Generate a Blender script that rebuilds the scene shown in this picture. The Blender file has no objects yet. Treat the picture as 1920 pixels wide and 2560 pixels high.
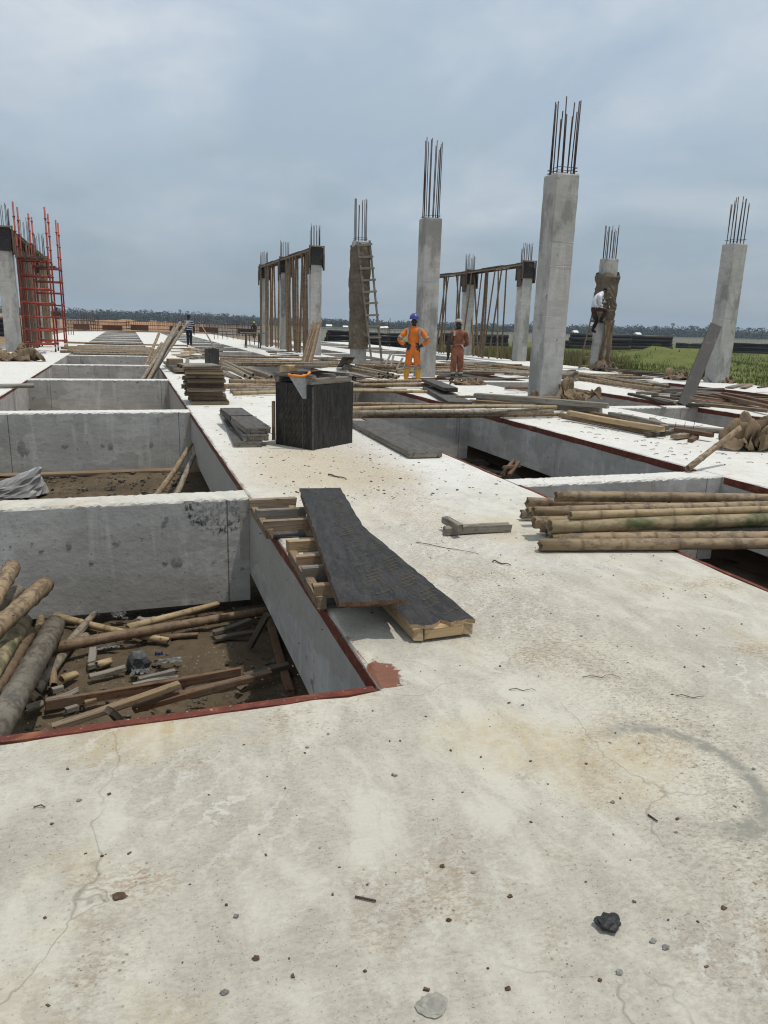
import bpy, math, random
import numpy as np
from mathutils import Vector, Matrix, noise as mnoise

rnd = random.Random(7)
ORD = 'first second third fourth fifth sixth seventh eighth ninth tenth eleventh twelfth thirteenth fourteenth fifteenth sixteenth seventeenth eighteenth nineteenth twentieth twenty-first twenty-second twenty-third twenty-fourth twenty-fifth twenty-sixth twenty-seventh twenty-eighth twenty-ninth thirtieth'.split()
SC = bpy.context.scene
COL = SC.collection
R = math.radians

# ------------------------------------------------------------------ camera
CAM_H = 1.4
FPX, PITCH, ROLL, YAW = 1828.46, 0.24849, 0.030023, 0.335727      # focal length in pixels of a 1920 wide frame
_cy, _sy = math.cos(YAW), math.sin(YAW)
FW = Vector((_sy*math.cos(PITCH), _cy*math.cos(PITCH), -math.sin(PITCH)))
_rt = Vector((_cy, -_sy, 0)); _up = _rt.cross(FW)
RT = _rt*math.cos(ROLL) + _up*math.sin(ROLL)
UP = -_rt*math.sin(ROLL) + _up*math.cos(ROLL)
EYE = Vector((0, 0, CAM_H))
cd = bpy.data.cameras.new('camera'); cam = bpy.data.objects.new('camera', cd); COL.objects.link(cam)
cd.sensor_fit = 'HORIZONTAL'; cd.sensor_width = 36; cd.lens = 36*FPX/1920
cd.clip_start = 0.05; cd.clip_end = 6000
cam.matrix_world = Matrix(((RT.x, UP.x, -FW.x, EYE.x), (RT.y, UP.y, -FW.y, EYE.y), (RT.z, UP.z, -FW.z, EYE.z), (0, 0, 0, 1)))
SC.camera = cam

# ------------------------------------------------------------------ light
SUN_DIR = Vector((0.24, -0.13, 1.0)).normalized()                   # towards the sun
SUN_EL = math.asin(SUN_DIR.z); SUN_AZ = math.atan2(SUN_DIR.x, SUN_DIR.y)
w = bpy.data.worlds.new('World'); SC.world = w; w.use_nodes = True
wn, wl = w.node_tree.nodes, w.node_tree.links
wn.clear()
def W(t, **kw):
    n = wn.new('ShaderNode'+t)
    for k, v in kw.items(): setattr(n, k, v)
    return n
out = W('OutputWorld'); bg = W('Background'); bg.inputs['Strength'].default_value = 0.1
wl.new(bg.outputs[0], out.inputs[0])
sky = W('TexSky', sky_type='NISHITA', sun_disc=False)
sky.sun_elevation = SUN_EL; sky.sun_rotation = SUN_AZ; sky.dust_density = 2.5; sky.air_density = 1.0
tc = W('TexCoord'); sep = W('SeparateXYZ'); wl.new(tc.outputs['Generated'], sep.inputs[0])
def wm(op, a, b=None):
    n = W('Math', operation=op)
    for i, x in enumerate((a, b)):
        if x is None: continue
        if isinstance(x, (int, float)): n.inputs[i].default_value = x
        else: wl.new(x, n.inputs[i])
    return n.outputs[0]
zc = wm('MAXIMUM', sep.outputs[2], 0.0)
den = wm('ADD', zc, 0.22)
cx = W('CombineXYZ'); wl.new(wm('DIVIDE', sep.outputs[0], den), cx.inputs[0]); wl.new(wm('DIVIDE', sep.outputs[1], den), cx.inputs[1])
def wnoise(scale, det, rough, off=(0, 0, 0), sc=(1, 1, 1), dist=0.0):
    mp = W('Mapping'); mp.inputs['Location'].default_value = off; mp.inputs['Scale'].default_value = sc
    wl.new(cx.outputs[0], mp.inputs[0])
    n = W('TexNoise'); n.inputs['Scale'].default_value = scale; n.inputs['Detail'].default_value = det
    n.inputs['Roughness'].default_value = rough; n.inputs['Distortion'].default_value = dist
    wl.new(mp.outputs[0], n.inputs['Vector']); return n.outputs[0]
def wramp(s, pts):
    r = W('ValToRGB'); e = r.color_ramp.elements
    while len(e) < len(pts): e.new(0.5)
    for el, (p, c) in zip(e, pts):
        el.position = p; el.color = (c, c, c, 1) if isinstance(c, (int, float)) else (*c, 1)
    wl.new(s, r.inputs[0]); return r.outputs[0]
def wmix(f, a, b, t='MIX'):
    n = W('MixRGB', blend_type=t)
    for i, x in enumerate((f, a, b)):
        if isinstance(x, (int, float)): n.inputs[i].default_value = x
        elif isinstance(x, tuple): n.inputs[i].default_value = (*x, 1)
        else: wl.new(x, n.inputs[i])
    return n.outputs[0]
# thin hazy cloud: its own grey-blue by height above the horizon, bright veils and thinner blue gaps between
veil = wramp(zc, [(0.0, (3.15, 3.9, 4.45)), (0.10, (3.5, 4.35, 5.05)), (0.30, (4.8, 5.8, 6.7)), (0.6, (6.3, 7.1, 7.8)), (1.0, (7.2, 7.7, 8.1))])
big = wnoise(1.1, 7, 0.55, (3.1, 0.7, 0), (1, 0.75, 1), 0.35)
fine = wnoise(2.6, 8, 0.6, (7.3, 2.2, 0), (1, 0.8, 1), 0.3)
clouds = wmix(wramp(big, [(0.40, 0), (0.68, 1)]), veil, (8.2, 8.6, 8.9))
clouds = wmix(wm('MULTIPLY', wramp(fine, [(0.36, 1), (0.60, 0)]), 0.58), clouds, (4.1, 5.3, 6.7))
low = wramp(zc, [(0.03, 1), (0.32, 0)])
clouds = wmix(wm('MULTIPLY', low, 0.85), clouds, veil)
full = wmix(0.14, clouds, sky.outputs[0])
wl.new(full, bg.inputs[0])

sd = bpy.data.lights.new('sun', 'SUN'); sd.energy = 2.6; sd.angle = R(1.2); sd.color = (1.0, 0.955, 0.88)
sun = bpy.data.objects.new('sun', sd); COL.objects.link(sun)
sun.rotation_euler = (-SUN_DIR).to_track_quat('-Z', 'Y').to_euler(); sun.location = (20, 15, 60)
SC.view_settings.view_transform = 'Standard'; SC.view_settings.look = 'None'
SC.view_settings.exposure = 0.0; SC.view_settings.gamma = 1.0; SC.view_settings.use_curve_mapping = False
SC.render.engine = 'CYCLES'; SC.cycles.pixel_filter_type = 'BLACKMAN_HARRIS'; SC.cycles.filter_width = 1.15
SC.cycles.max_bounces = 6; SC.cycles.diffuse_bounces = 3; SC.cycles.glossy_bounces = 2; SC.cycles.transmission_bounces = 4
SC.cycles.volume_bounces = 0; SC.cycles.volume_step_rate = 4.0
SC.cycles.use_denoising = True
SC.cycles.use_adaptive_sampling = True; SC.cycles.adaptive_threshold = 0.01; SC.cycles.adaptive_min_samples = 12

# ------------------------------------------------------------------ picture to place
def ray(x, y): return FW*FPX + RT*(x-960) - UP*(y-1280)
def G(x, y, z=0.0):
    d = ray(x, y); return EYE + d*((z-CAM_H)/d.z)
def AY(x, y, Y):
    d = ray(x, y); return EYE + d*(Y/d.y)
def AX(x, y, X):
    d = ray(x, y); return EYE + d*(X/d.x)
def pix(p):
    d = Vector(p)-EYE; k = d.dot(FW); return (960+FPX*d.dot(RT)/k, 1280-FPX*d.dot(UP)/k)
def ztop(b, y):
    lo, hi = -3.0, 40.0
    for _ in range(40):
        m = (lo+hi)/2
        if pix((b[0], b[1], m))[1] > y: lo = m
        else: hi = m
    return m

# ------------------------------------------------------------------ mesh helpers
def tag(o, label=None, cat=None, group=None, kind=None):
    if label: o['label'] = label
    if cat: o['category'] = cat
    if group: o['group'] = group
    if kind: o['kind'] = kind
    return o
def empty(name, loc, label=None, cat=None, group=None):
    o = bpy.data.objects.new(name, None); COL.objects.link(o); o.location = loc; o.empty_display_size = 0.2
    return tag(o, label, cat, group)
def wloc(o):
    p = Vector((0, 0, 0))
    while o is not None:
        p = p + o.location; o = o.parent
    return p
class MB:
    def __init__(s): s.v = []; s.f = []; s.m = []; s.a = {}
    def add(s, vs, fs, mi=0):
        b = len(s.v); s.v.extend(tuple(p) for p in vs)
        for f in fs: s.f.append(tuple(i+b for i in f)); s.m.append(mi)
    def box(s, c, size, rot=None, mi=0):
        c = Vector(c); h = Vector(size)/2; vs = []
        for z in (-1, 1):
            for x, y in ((-1, -1), (1, -1), (1, 1), (-1, 1)):
                p = Vector((x*h.x, y*h.y, z*h.z)); vs.append(c + (rot @ p if rot else p))
        s.add(vs, [(3, 2, 1, 0), (4, 5, 6, 7), (0, 1, 5, 4), (1, 2, 6, 5), (2, 3, 7, 6), (3, 0, 4, 7)], mi)
        return s
    def tube(s, pts, rads, n=8, cap=True, mi=0):
        pts = [Vector(p) for p in pts]
        if isinstance(rads, (int, float)): rads = [rads]*len(pts)
        d = (pts[-1]-pts[0]).normalized(); a = Vector((0, 0, 1)) if abs(d.z) < .9 else Vector((1, 0, 0))
        vs = []
        for i, p in enumerate(pts):
            q = pts[min(i+1, len(pts)-1)]-pts[max(i-1, 0)]
            q = q.normalized() if q.length > 1e-9 else d
            u = a.cross(q).normalized(); v = q.cross(u)
            for k in range(n):
                t = 2*math.pi*k/n; vs.append(p + (u*math.cos(t)+v*math.sin(t))*rads[i])
        fs = []
        for i in range(len(pts)-1):
            for k in range(n):
                fs.append((i*n+k, i*n+(k+1) % n, (i+1)*n+(k+1) % n, (i+1)*n+k))
        if cap:
            fs.append(tuple(reversed(range(n)))); fs.append(tuple((len(pts)-1)*n+k for k in range(n)))
        s.add(vs, fs, mi); return s
    def build(s, name, mats, parent=None, smooth=False, origin=None):
        me = bpy.data.meshes.new(name)
        o_ = Vector(origin) if origin is not None else (wloc(parent) if parent else Vector((0, 0, 0)))
        me.from_pydata([(p[0]-o_.x, p[1]-o_.y, p[2]-o_.z) for p in s.v], [], s.f)
        if not isinstance(mats, (list, tuple)): mats = [mats]
        for m in mats: me.materials.append(m)
        if any(s.m): me.polygons.foreach_set('material_index', s.m)
        if smooth: me.polygons.foreach_set('use_smooth', [True]*len(s.f))
        for k, vals in s.a.items():
            at = me.attributes.new(k, 'FLOAT', 'POINT'); at.data.foreach_set('value', vals)
        me.update()
        o = bpy.data.objects.new(name, me); COL.objects.link(o)
        if parent is not None:
            o.parent = parent
            if origin is not None: o.location = o_ - wloc(parent)
        elif origin is not None: o.location = o_
        return o
def place(o, p0, p1, parent=None, up=Vector((0, 0, 1))):
    """local Z from p0 towards p1, local Y near `up`"""
    p0 = Vector(p0); d = (Vector(p1)-p0).normalized(); up = Vector(up)
    if abs(d.dot(up)) > .98: up = Vector((0, 1, 0)) if abs(d.y) < .9 else Vector((1, 0, 0))
    x = up.cross(d).normalized(); y = d.cross(x)
    base = wloc(parent) if parent else Vector((0, 0, 0))
    m = Matrix(((x.x, y.x, d.x, p0.x-base.x), (x.y, y.y, d.y, p0.y-base.y), (x.z, y.z, d.z, p0.z-base.z), (0, 0, 0, 1)))
    o.parent = parent; o.matrix_local = m
    return o
def stick(name, p0, p1, wd, ht, mat, parent=None, up=(0, 0, 1), cham=None, jit=0.004, seg=1, warp=0.0):
    """a sawn timber: eight sided section, length along local Z, uneven ends"""
    L = (Vector(p1)-Vector(p0)).length; c = cham if cham is not None else min(wd, ht)*0.10
    hw, hh = wd/2, ht/2
    prof = [(-hw+c, -hh), (hw-c, -hh), (hw, -hh+c), (hw, hh-c), (hw-c, hh), (-hw+c, hh), (-hw, hh-c), (-hw, -hh+c)]
    b = MB(); vs = []; jz = min(jit*3, L*.1); nn = seg+1
    wx, wy = rnd.uniform(-warp, warp), rnd.uniform(-warp, warp)
    for i in range(nn):
        t = i/seg; bx = math.sin(math.pi*t)
        for x, y in prof:
            z = L*t + (rnd.uniform(-jz, jz) if i in (0, seg) else 0)
            vs.append((x+bx*wx+rnd.uniform(-jit, jit)*.4, y+bx*wy+rnd.uniform(-jit, jit)*.4, z))
    fs = [(i*8+k, i*8+(k+1) % 8, (i+1)*8+(k+1) % 8, (i+1)*8+k) for i in range(seg) for k in range(8)]
    fs += [tuple(reversed(range(8))), tuple(seg*8+k for k in range(8))]
    b.add(vs, fs); o = b.build(name, mat)
    return place(o, p0, p1, parent, up)
def bamboo(p0, p1, r, mat, label=None, group=None, parent=None, name='bamboo_pole', cat='bamboo', n=12, bow=None, taper=0.82, near=True, node=0.33):
    p0, p1 = Vector(p0), Vector(p1); L = (p1-p0).length
    bow = rnd.uniform(-.011, .011)*L if bow is None else bow
    ba = rnd.uniform(0, 6.28)
    zs = []; k = rnd.uniform(.12, .3)
    prof = [(0.0, 1.0, 0.0)]
    while k < L-.06:
        if near: prof += [(k-.03, .985, 0), (k-.012, 1.0, .4), (k-.004, 1.09, 1), (k+.005, 1.05, .7), (k+.014, .985, .3), (k+.05, .97, 0)]
        else: prof += [(k-.03, .98, 0), (k, 1.12, 1), (k+.03, .97, .1)]
        k += node*rnd.uniform(.8, 1.2)
    prof.append((L, 1.0, 0.0))
    rings = []
    wall = .76
    if near: rings.append((.09, wall*.98, .6))                     # floor of the hollow, then lip, then skin
    if near: rings.append((.0, wall, .5))
    rings += prof
    if near: rings += [(L, wall, .5), (L-.09, wall*.98, .6)]
    vs = []; at = []; ph = rnd.uniform(0, 6.28)
    e1 = [rnd.uniform(-.010, .010) for _ in range(n)]; last = len(rings)-1
    for ri, (z, m, nd) in enumerate(rings):
        t = min(max(z/L, 0), 1); rr = r*(1-(1-taper)*t)*m; bx = bow*math.sin(math.pi*t) + .003*math.sin(z*3.1+ph)
        for k in range(n):
            a = 2*math.pi*k/n; dz = e1[k] if near and (ri in (1, 2) or ri in (last-1, last-2)) else 0
            vs.append((rr*math.cos(a)+bx*math.cos(ba), rr*math.sin(a)+bx*math.sin(ba), z+dz)); at.append(nd)
    fs = [(i*n+k, i*n+(k+1) % n, (i+1)*n+(k+1) % n, (i+1)*n+k) for i in range(last) for k in range(n)]
    fs += [tuple(reversed(range(n))), tuple(last*n+k for k in range(n))]
    b = MB(); b.add(vs, fs); b.a['nd'] = at
    o = b.build(name, mat, smooth=True)
    place(o, p0, p1, parent)
    if parent is None: tag(o, label, cat, group)
    return o
def rough_box(x0, x1, y0, y1, z0, z1, step=0.16, jit=0.008, lip=0.012, seed=0, left_from=None):
    """cast concrete block: top arrises broken and uneven, long side subdivided"""
    rr = random.Random(seed); b = MB()
    along_y = (y1-y0) >= (x1-x0)
    L = (y1-y0) if along_y else (x1-x0); W_ = (x1-x0) if along_y else (y1-y0)
    n = max(2, min(400, int(L/step)))
    prof = [(0, z0), (0, z1-lip*2.2), (0, z1-lip), (lip, z1), (lip*5, z1), (W_-lip*5, z1), (W_-lip, z1), (W_, z1-lip), (W_, z1-lip*2.2), (W_, z0)]
    m = len(prof); vs = []
    for i in range(n+1):
        t = L*i/n
        for k, (u, z) in enumerate(prof):
            ju = jz = 0
            if 0 < i < n:
                if k in (2, 7): ju = (rr.random()**2)*jit*(1 if k == 2 else -1); jz = rr.uniform(-1, .6)*jit
                if k in (3, 6): ju = (rr.random()**2)*jit*2*(1 if k == 3 else -1); jz = rr.uniform(-.5, .1)*jit*.5
            if left_from is not None and y0+t < left_from-.01 and k in (1, 2, 3, 4): u = lip*4*(k == 4); ju = jz = 0; z = z1
            if along_y: vs.append((x0+u+ju, y0+t, z+jz))
            else: vs.append((x0+t, y1-u-ju, z+jz))
    fs = [(i*m+k, i*m+(k+1) % m, (i+1)*m+(k+1) % m, (i+1)*m+k) for i in range(n) for k in range(m)]
    fs += [tuple(range(m)), tuple(n*m+k for k in reversed(range(m)))]
    fs = [tuple(reversed(f)) for f in fs]
    b.add(vs, fs)
    for q in range(n):
        for k in range(m):
            if k in (0, 1, 7, 8, 9): b.m[q*m+k] = 1                # sides and ends are bare, the top is limewashed
    b.m[-1] = b.m[-2] = 1
    return b
_tmp = bpy.data.scenes.new('workbench')
def eval_mesh(o):
    """the object's mesh with its modifiers applied, worked out in an otherwise empty scene"""
    for c in list(o.users_collection): c.objects.unlink(o)
    _tmp.collection.objects.link(o); vl = _tmp.view_layers[0]; vl.update(); dg = vl.depsgraph; dg.update()
    me = bpy.data.meshes.new_from_object(o.evaluated_get(dg)); bpy.data.objects.remove(o); return me
def ruffle(me, fn):
    """push every vertex along its normal by fn(point)"""
    n = len(me.vertices); co = np.zeros(n*3, np.float32); no = np.zeros(n*3, np.float32)
    me.vertices.foreach_get('co', co); me.vertices.foreach_get('normal', no); co = co.reshape(-1, 3); no = no.reshape(-1, 3)
    d = np.array([fn(Vector(p)) for p in co.tolist()], np.float32); me.vertices.foreach_set('co', (co+no*d[:, None]).ravel()); me.update()
def fbm(p, o=4): return mnoise.fractal(Vector(p), 1.0, 2.0, o)
# ------------------------------------------------------------------ materials
class T:
    def __init__(s, name, rough=0.85, spec=0.25):
        s.m = bpy.data.materials.new(name); s.m.use_nodes = True
        s.nt = s.m.node_tree; s.bsdf = s.nt.nodes['Principled BSDF']
        s.bsdf.inputs['Roughness'].default_value = rough
        s.bsdf.inputs['Specular IOR Level'].default_value = spec
    def put(s, sock, v):
        if v is None: return
        if isinstance(v, bpy.types.NodeSocket): s.nt.links.new(v, sock)
        elif isinstance(v, tuple) and len(v) == 3 and sock.type == 'RGBA': sock.default_value = (*v, 1)
        else: sock.default_value = v
    def n(s, t, ins=(), **kw):
        nd = s.nt.nodes.new('ShaderNode'+t)
        for k, v in kw.items(): setattr(nd, k, v)
        for k, v in dict(ins).items(): s.put(nd.inputs[k], v)
        return nd
    def pos(s): return s.n('NewGeometry').outputs['Position']
    def nrm(s): return s.n('NewGeometry').outputs['Normal']
    def obj(s): return s.n('TexCoord').outputs['Object']
    def rand(s): return s.n('ObjectInfo').outputs['Random']
    def attr(s, k): return s.n('Attribute', attribute_name=k).outputs['Fac']
    def map(s, v, sc=(1, 1, 1), loc=(0, 0, 0), rot=(0, 0, 0)):
        return s.n('Mapping', {'Vector': v, 'Scale': sc, 'Location': loc, 'Rotation': rot}).outputs[0]
    def noise(s, v, scale, det=5, rough=.55, dist=0.0):
        return s.n('TexNoise', {'Vector': v, 'Scale': scale, 'Detail': det, 'Roughness': rough, 'Distortion': dist}).outputs[0]
    def voro(s, v, scale, feat='F1', out=0, rnd_=1.0):
        return s.n('TexVoronoi', {'Vector': v, 'Scale': scale, 'Randomness': rnd_}, feature=feat).outputs[out]
    def ramp(s, f, pts):
        nd = s.n('ValToRGB', {0: f}); e = nd.color_ramp.elements
        while len(e) < len(pts): e.new(.5)
        for el, (p, c) in zip(e, pts):
            el.position = p; el.color = (c, c, c, 1) if isinstance(c, (int, float)) else (*c, 1)
        return nd.outputs[0]
    def mix(s, f, a, b, t='MIX'): return s.n('MixRGB', {0: f, 1: a, 2: b}, blend_type=t).outputs[0]
    def math(s, op, a, b=None, c=None):
        nd = s.n('Math', operation=op)
        for i, x in enumerate((a, b, c)): s.put(nd.inputs[i], x)
        return nd.outputs[0]
    def mul(s, a, b): return s.math('MULTIPLY', a, b)
    def sep(s, v): return s.n('SeparateXYZ', {0: v}).outputs
    def addv(s, a, b): return s.n('VectorMath', {0: a, 1: b}, operation='ADD').outputs[0]
    def shift(s, v):
        """offset an object-space vector by the object's random number, so copies differ"""
        r = s.rand(); c = s.n('CombineXYZ', {0: s.mul(r, 37.0), 1: s.mul(r, 91.0), 2: s.mul(r, 53.0)}).outputs[0]
        return s.addv(v, c)
    def done(s, col=None, bump=None, bd=0.01, bs=0.6, rough=None, bump2=None, bd2=0.002):
        if col is not None: s.put(s.bsdf.inputs['Base Color'], col)
        if rough is not None: s.put(s.bsdf.inputs['Roughness'], rough)
        nn = None
        if bump is not None:
            nn = s.n('Bump', {'Height': bump, 'Distance': bd, 'Strength': bs}).outputs[0]
        if bump2 is not None:
            nb = s.n('Bump', {'Height': bump2, 'Distance': bd2, 'Strength': bs})
            if nn is not None: s.nt.links.new(nn, nb.inputs['Normal'])
            nn = nb.outputs[0]
        if nn is not None: s.nt.links.new(nn, s.bsdf.inputs['Normal'])
        return s.m

def grey_concrete(t, P):
    """smooth off-form concrete: clouded grey, pin holes, plaster smears, faint board lines"""
    big = t.noise(P, .9, 3, .6); mid = t.noise(t.map(P, (2.2, 2.2, 7)), 1.3, 5, .62)
    c = t.ramp(big, [(.30, (.36, .35, .325)), (.55, (.48, .465, .435)), (.78, (.58, .565, .53))])
    c = t.mix(t.ramp(mid, [(.42, 0), (.66, .62)]), c, (.31, .30, .28))
    st = t.noise(t.map(P, (5, 5, .6)), 1.6, 4, .6)
    c = t.mix(t.ramp(st, [(.54, 0), (.72, .6)]), c, (.60, .585, .55))
    rs = t.noise(P, 14, 5, .7)
    c = t.mix(t.ramp(rs, [(.59, 0), (.69, .6)]), c, (.19, .185, .175))
    pin = t.voro(P, 11)
    ph = t.mul(t.ramp(pin, [(.035, 1), (.075, 0)]), t.ramp(big, [(.48, 0), (.56, 1)]))
    c = t.mix(ph, c, (.06, .06, .06))
    dv = t.n('VectorMath', {0: t.n('TexNoise', {'Vector': P, 'Scale': 5.0, 'Detail': 3.0}).outputs[1], 1: (.28, .28, .28)}, operation='MULTIPLY').outputs[0]
    blob = t.voro(t.addv(P, dv), 2.7)
    c = t.mix(t.ramp(blob, [(.075, .85), (.105, 0)]), c, (.19, .188, .185))
    return c, rs

def make_cast_top():
    """worn limewash over cast concrete: cream-white skin, grey-beige wear, ochre mud, grit, hair cracks"""
    t = T('limewashed_concrete', .88, .2); P = t.pos(); X = t.sep(P)
    big = t.noise(P, .75, 5, .6); mid = t.noise(t.map(P, (1.5, .8, 1), rot=(0, 0, .6)), 3.4, 6, .68, .4)
    fine = t.noise(P, 26, 4, .7); low = t.noise(t.map(P, loc=(4.2, 1.3, 0)), .85, 4, .6); blot = t.noise(P, 8.5, 7, .78, .5)
    fk = t.noise(t.map(P, (1.0, 1.9, 1), rot=(0, 0, .9)), 38, 6, .84, .3)
    flk = t.noise(t.map(P, loc=(9, 2, 0)), 2.2, 4)
    c = t.mix(low, (.51, .482, .39), (.585, .565, .49))
    wear = t.math('ADD', t.mul(big, .5), t.mul(mid, .5))
    c = t.mix(t.ramp(wear, [(.44, 0), (.53, .5), (.62, .9)]), c, (.365, .335, .280))
    # flaked patches where the skin has worn through
    c = t.mix(t.mul(t.ramp(fk, [(.49, 0), (.54, .72)]), t.ramp(wear, [(.43, .04), (.56, .9)])), c, (.33, .302, .25))
    c = t.mix(t.mul(t.ramp(blot, [(.52, 0), (.58, .5)]), t.ramp(flk, [(.42, 0), (.6, 1)])), c, (.40, .365, .31))
    c = t.mix(t.mul(t.ramp(low, [(.54, 0), (.68, 1)]), t.ramp(fine, [(.35, .25), (.6, .8)])), c, (.47, .36, .19))
    # arcs left by the trowel
    wv = t.n('TexWave', {'Vector': t.map(P, rot=(0, 0, .75)), 'Scale': 3.1, 'Distortion': 11.0, 'Detail': 5.0, 'Detail Scale': 1.7, 'Detail Roughness': .75}, wave_type='BANDS').outputs[1]
    c = t.mix(t.mul(t.ramp(wv, [(.80, 0), (.96, .45)]), t.ramp(big, [(.50, 0), (.62, 1)])), c, (.67, .655, .60))
    c = t.mix(t.mul(t.ramp(wv, [(.04, .35), (.20, 0)]), t.ramp(mid, [(.50, 0), (.66, 1)])), c, (.40, .375, .325))
    c = t.mix(t.mul(t.ramp(flk, [(.56, 0), (.70, .75)]), t.ramp(fk, [(.46, 0), (.54, 1)])), c, (.30, .21, .13))
    # the white skin is fresher and cleaner away from the trodden corner
    dx = t.math('ADD', t.math('ADD', X[1], t.mul(t.math('SUBTRACT', big, .5), 10.0)), t.mul(X[0], .55))
    fresh = t.ramp(t.mul(dx, .05), [(.20, 0), (.46, .8)])
    c = t.mix(t.mul(fresh, t.ramp(blot, [(.54, 1), (.66, .25)])), c, (.68, .672, .635))
    # mud trodden about the black box
    bx_ = G(790, 1165); md_ = t.n('VectorMath', {0: t.map(P, (.8, .42, 0)), 1: (bx_.x*.8, bx_.y*.42, 0)}, operation='DISTANCE').outputs[1]
    md_ = t.math('ADD', md_, t.mul(t.math('SUBTRACT', blot, .5), 1.1))
    c = t.mix(t.mul(t.ramp(md_, [(.35, .85), (.85, 0)]), t.ramp(fk, [(.40, .25), (.56, 1)])), c, (.42, .33, .20))
    # band of brown grit walked across the slab
    q0, q1 = G(1010, 1230), G(1640, 1830); dd = (q1-q0).normalized()
    bd = t.math('ABSOLUTE', t.math('ADD', t.math('ADD', t.mul(t.math('SUBTRACT', X[0], q0.x), -dd.y), t.mul(t.math('SUBTRACT', X[1], q0.y), dd.x)), t.mul(t.math('SUBTRACT', big, .5), 1.3)))
    bm_ = t.ramp(bd, [(.05, 1), (.55, 0)])
    c = t.mix(t.mul(t.mul(bm_, .5), t.ramp(fk, [(.47, 0), (.56, 1)])), c, (.29, .225, .15))
    c = t.mix(t.mul(bm_, t.ramp(t.noise(P, 62, 3, .6), [(.60, 0), (.66, .85)])), c, (.15, .115, .085))
    # grit
    g1 = t.voro(P, 38)
    c = t.mix(t.mul(t.ramp(g1, [(.10, .85), (.19, 0)]), t.ramp(flk, [(.50, 0), (.66, 1)])), c, (.15, .125, .10))
    g2 = t.noise(P, 105, 2, .6)
    c = t.mix(t.mul(t.ramp(g2, [(.63, 0), (.685, .85)]), t.ramp(mid, [(.40, .18), (.62, 1)])), c, (.14, .12, .095))
    # hair cracks
    wob = t.n('TexNoise', {'Vector': P, 'Scale': 2.4, 'Detail': 4.0}).outputs[1]
    wp = t.addv(P, t.n('VectorMath', {0: wob, 1: (.5, .5, .5)}, operation='MULTIPLY').outputs[0])
    ck = t.mul(t.ramp(t.voro(wp, 1.0, 'DISTANCE_TO_EDGE'), [(.0, 1), (.0018, 0)]), t.ramp(low, [(.46, 0), (.52, 1)]))
    c = t.mix(t.mul(ck, .6), c, (.20, .18, .15))
    # grey trowelled ring
    ctr = G(1690, 1935); d = t.n('VectorMath', {0: t.map(P, (1.0, .82, 0)), 1: (ctr.x, ctr.y*.82, 0)}, operation='DISTANCE').outputs[1]
    d = t.math('ADD', d, t.mul(t.math('SUBTRACT', blot, .5), .09))
    side = t.ramp(t.math('ADD', t.mul(t.math('SUBTRACT', X[0], ctr.x), 2.2), .62), [(.35, 0), (.6, 1)])
    ring = t.mul(t.mul(t.ramp(d, [(.20, 0), (.225, .9), (.25, .9), (.275, 0)]), side), t.ramp(fine, [(.38, .45), (.55, 1)]))
    c = t.mix(ring, c, (.25, .243, .21))
    # red oxide spilt along the painted arris
    edge = t.math('SUBTRACT', X[0], .88)
    ox = t.math('ADD', edge, t.mul(t.math('SUBTRACT', blot, .40), .42))
    oy = t.ramp(t.mul(X[1], .05), [(.127, 0), (.130, 1), (.14, .75), (.60, .55), (.8, 0)])
    c = t.mix(t.mul(t.mul(t.ramp(ox, [(.02, 1), (.06, 0)]), t.math('GREATER_THAN', edge, -.005)), oy), c, t.mix(fine, (.16, .040, .024), (.27, .105, .045)))
    cd_ = t.n('VectorMath', {0: t.map(P, (1.0, .55, 0)), 1: (.93, 2.60*.55, 0)}, operation='DISTANCE').outputs[1]
    cd_ = t.math('ADD', cd_, t.mul(t.math('SUBTRACT', blot, .5), .22))
    c = t.mix(t.mul(t.ramp(cd_, [(.070, .9), (.085, 0)]), t.math('GREATER_THAN', X[1], 2.5)), c, t.mix(fine, (.10, .024, .016), (.23, .080, .036)))
    return t.done(c, t.math('ADD', mid, t.mul(fk, .5)), .014, .75)

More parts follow.
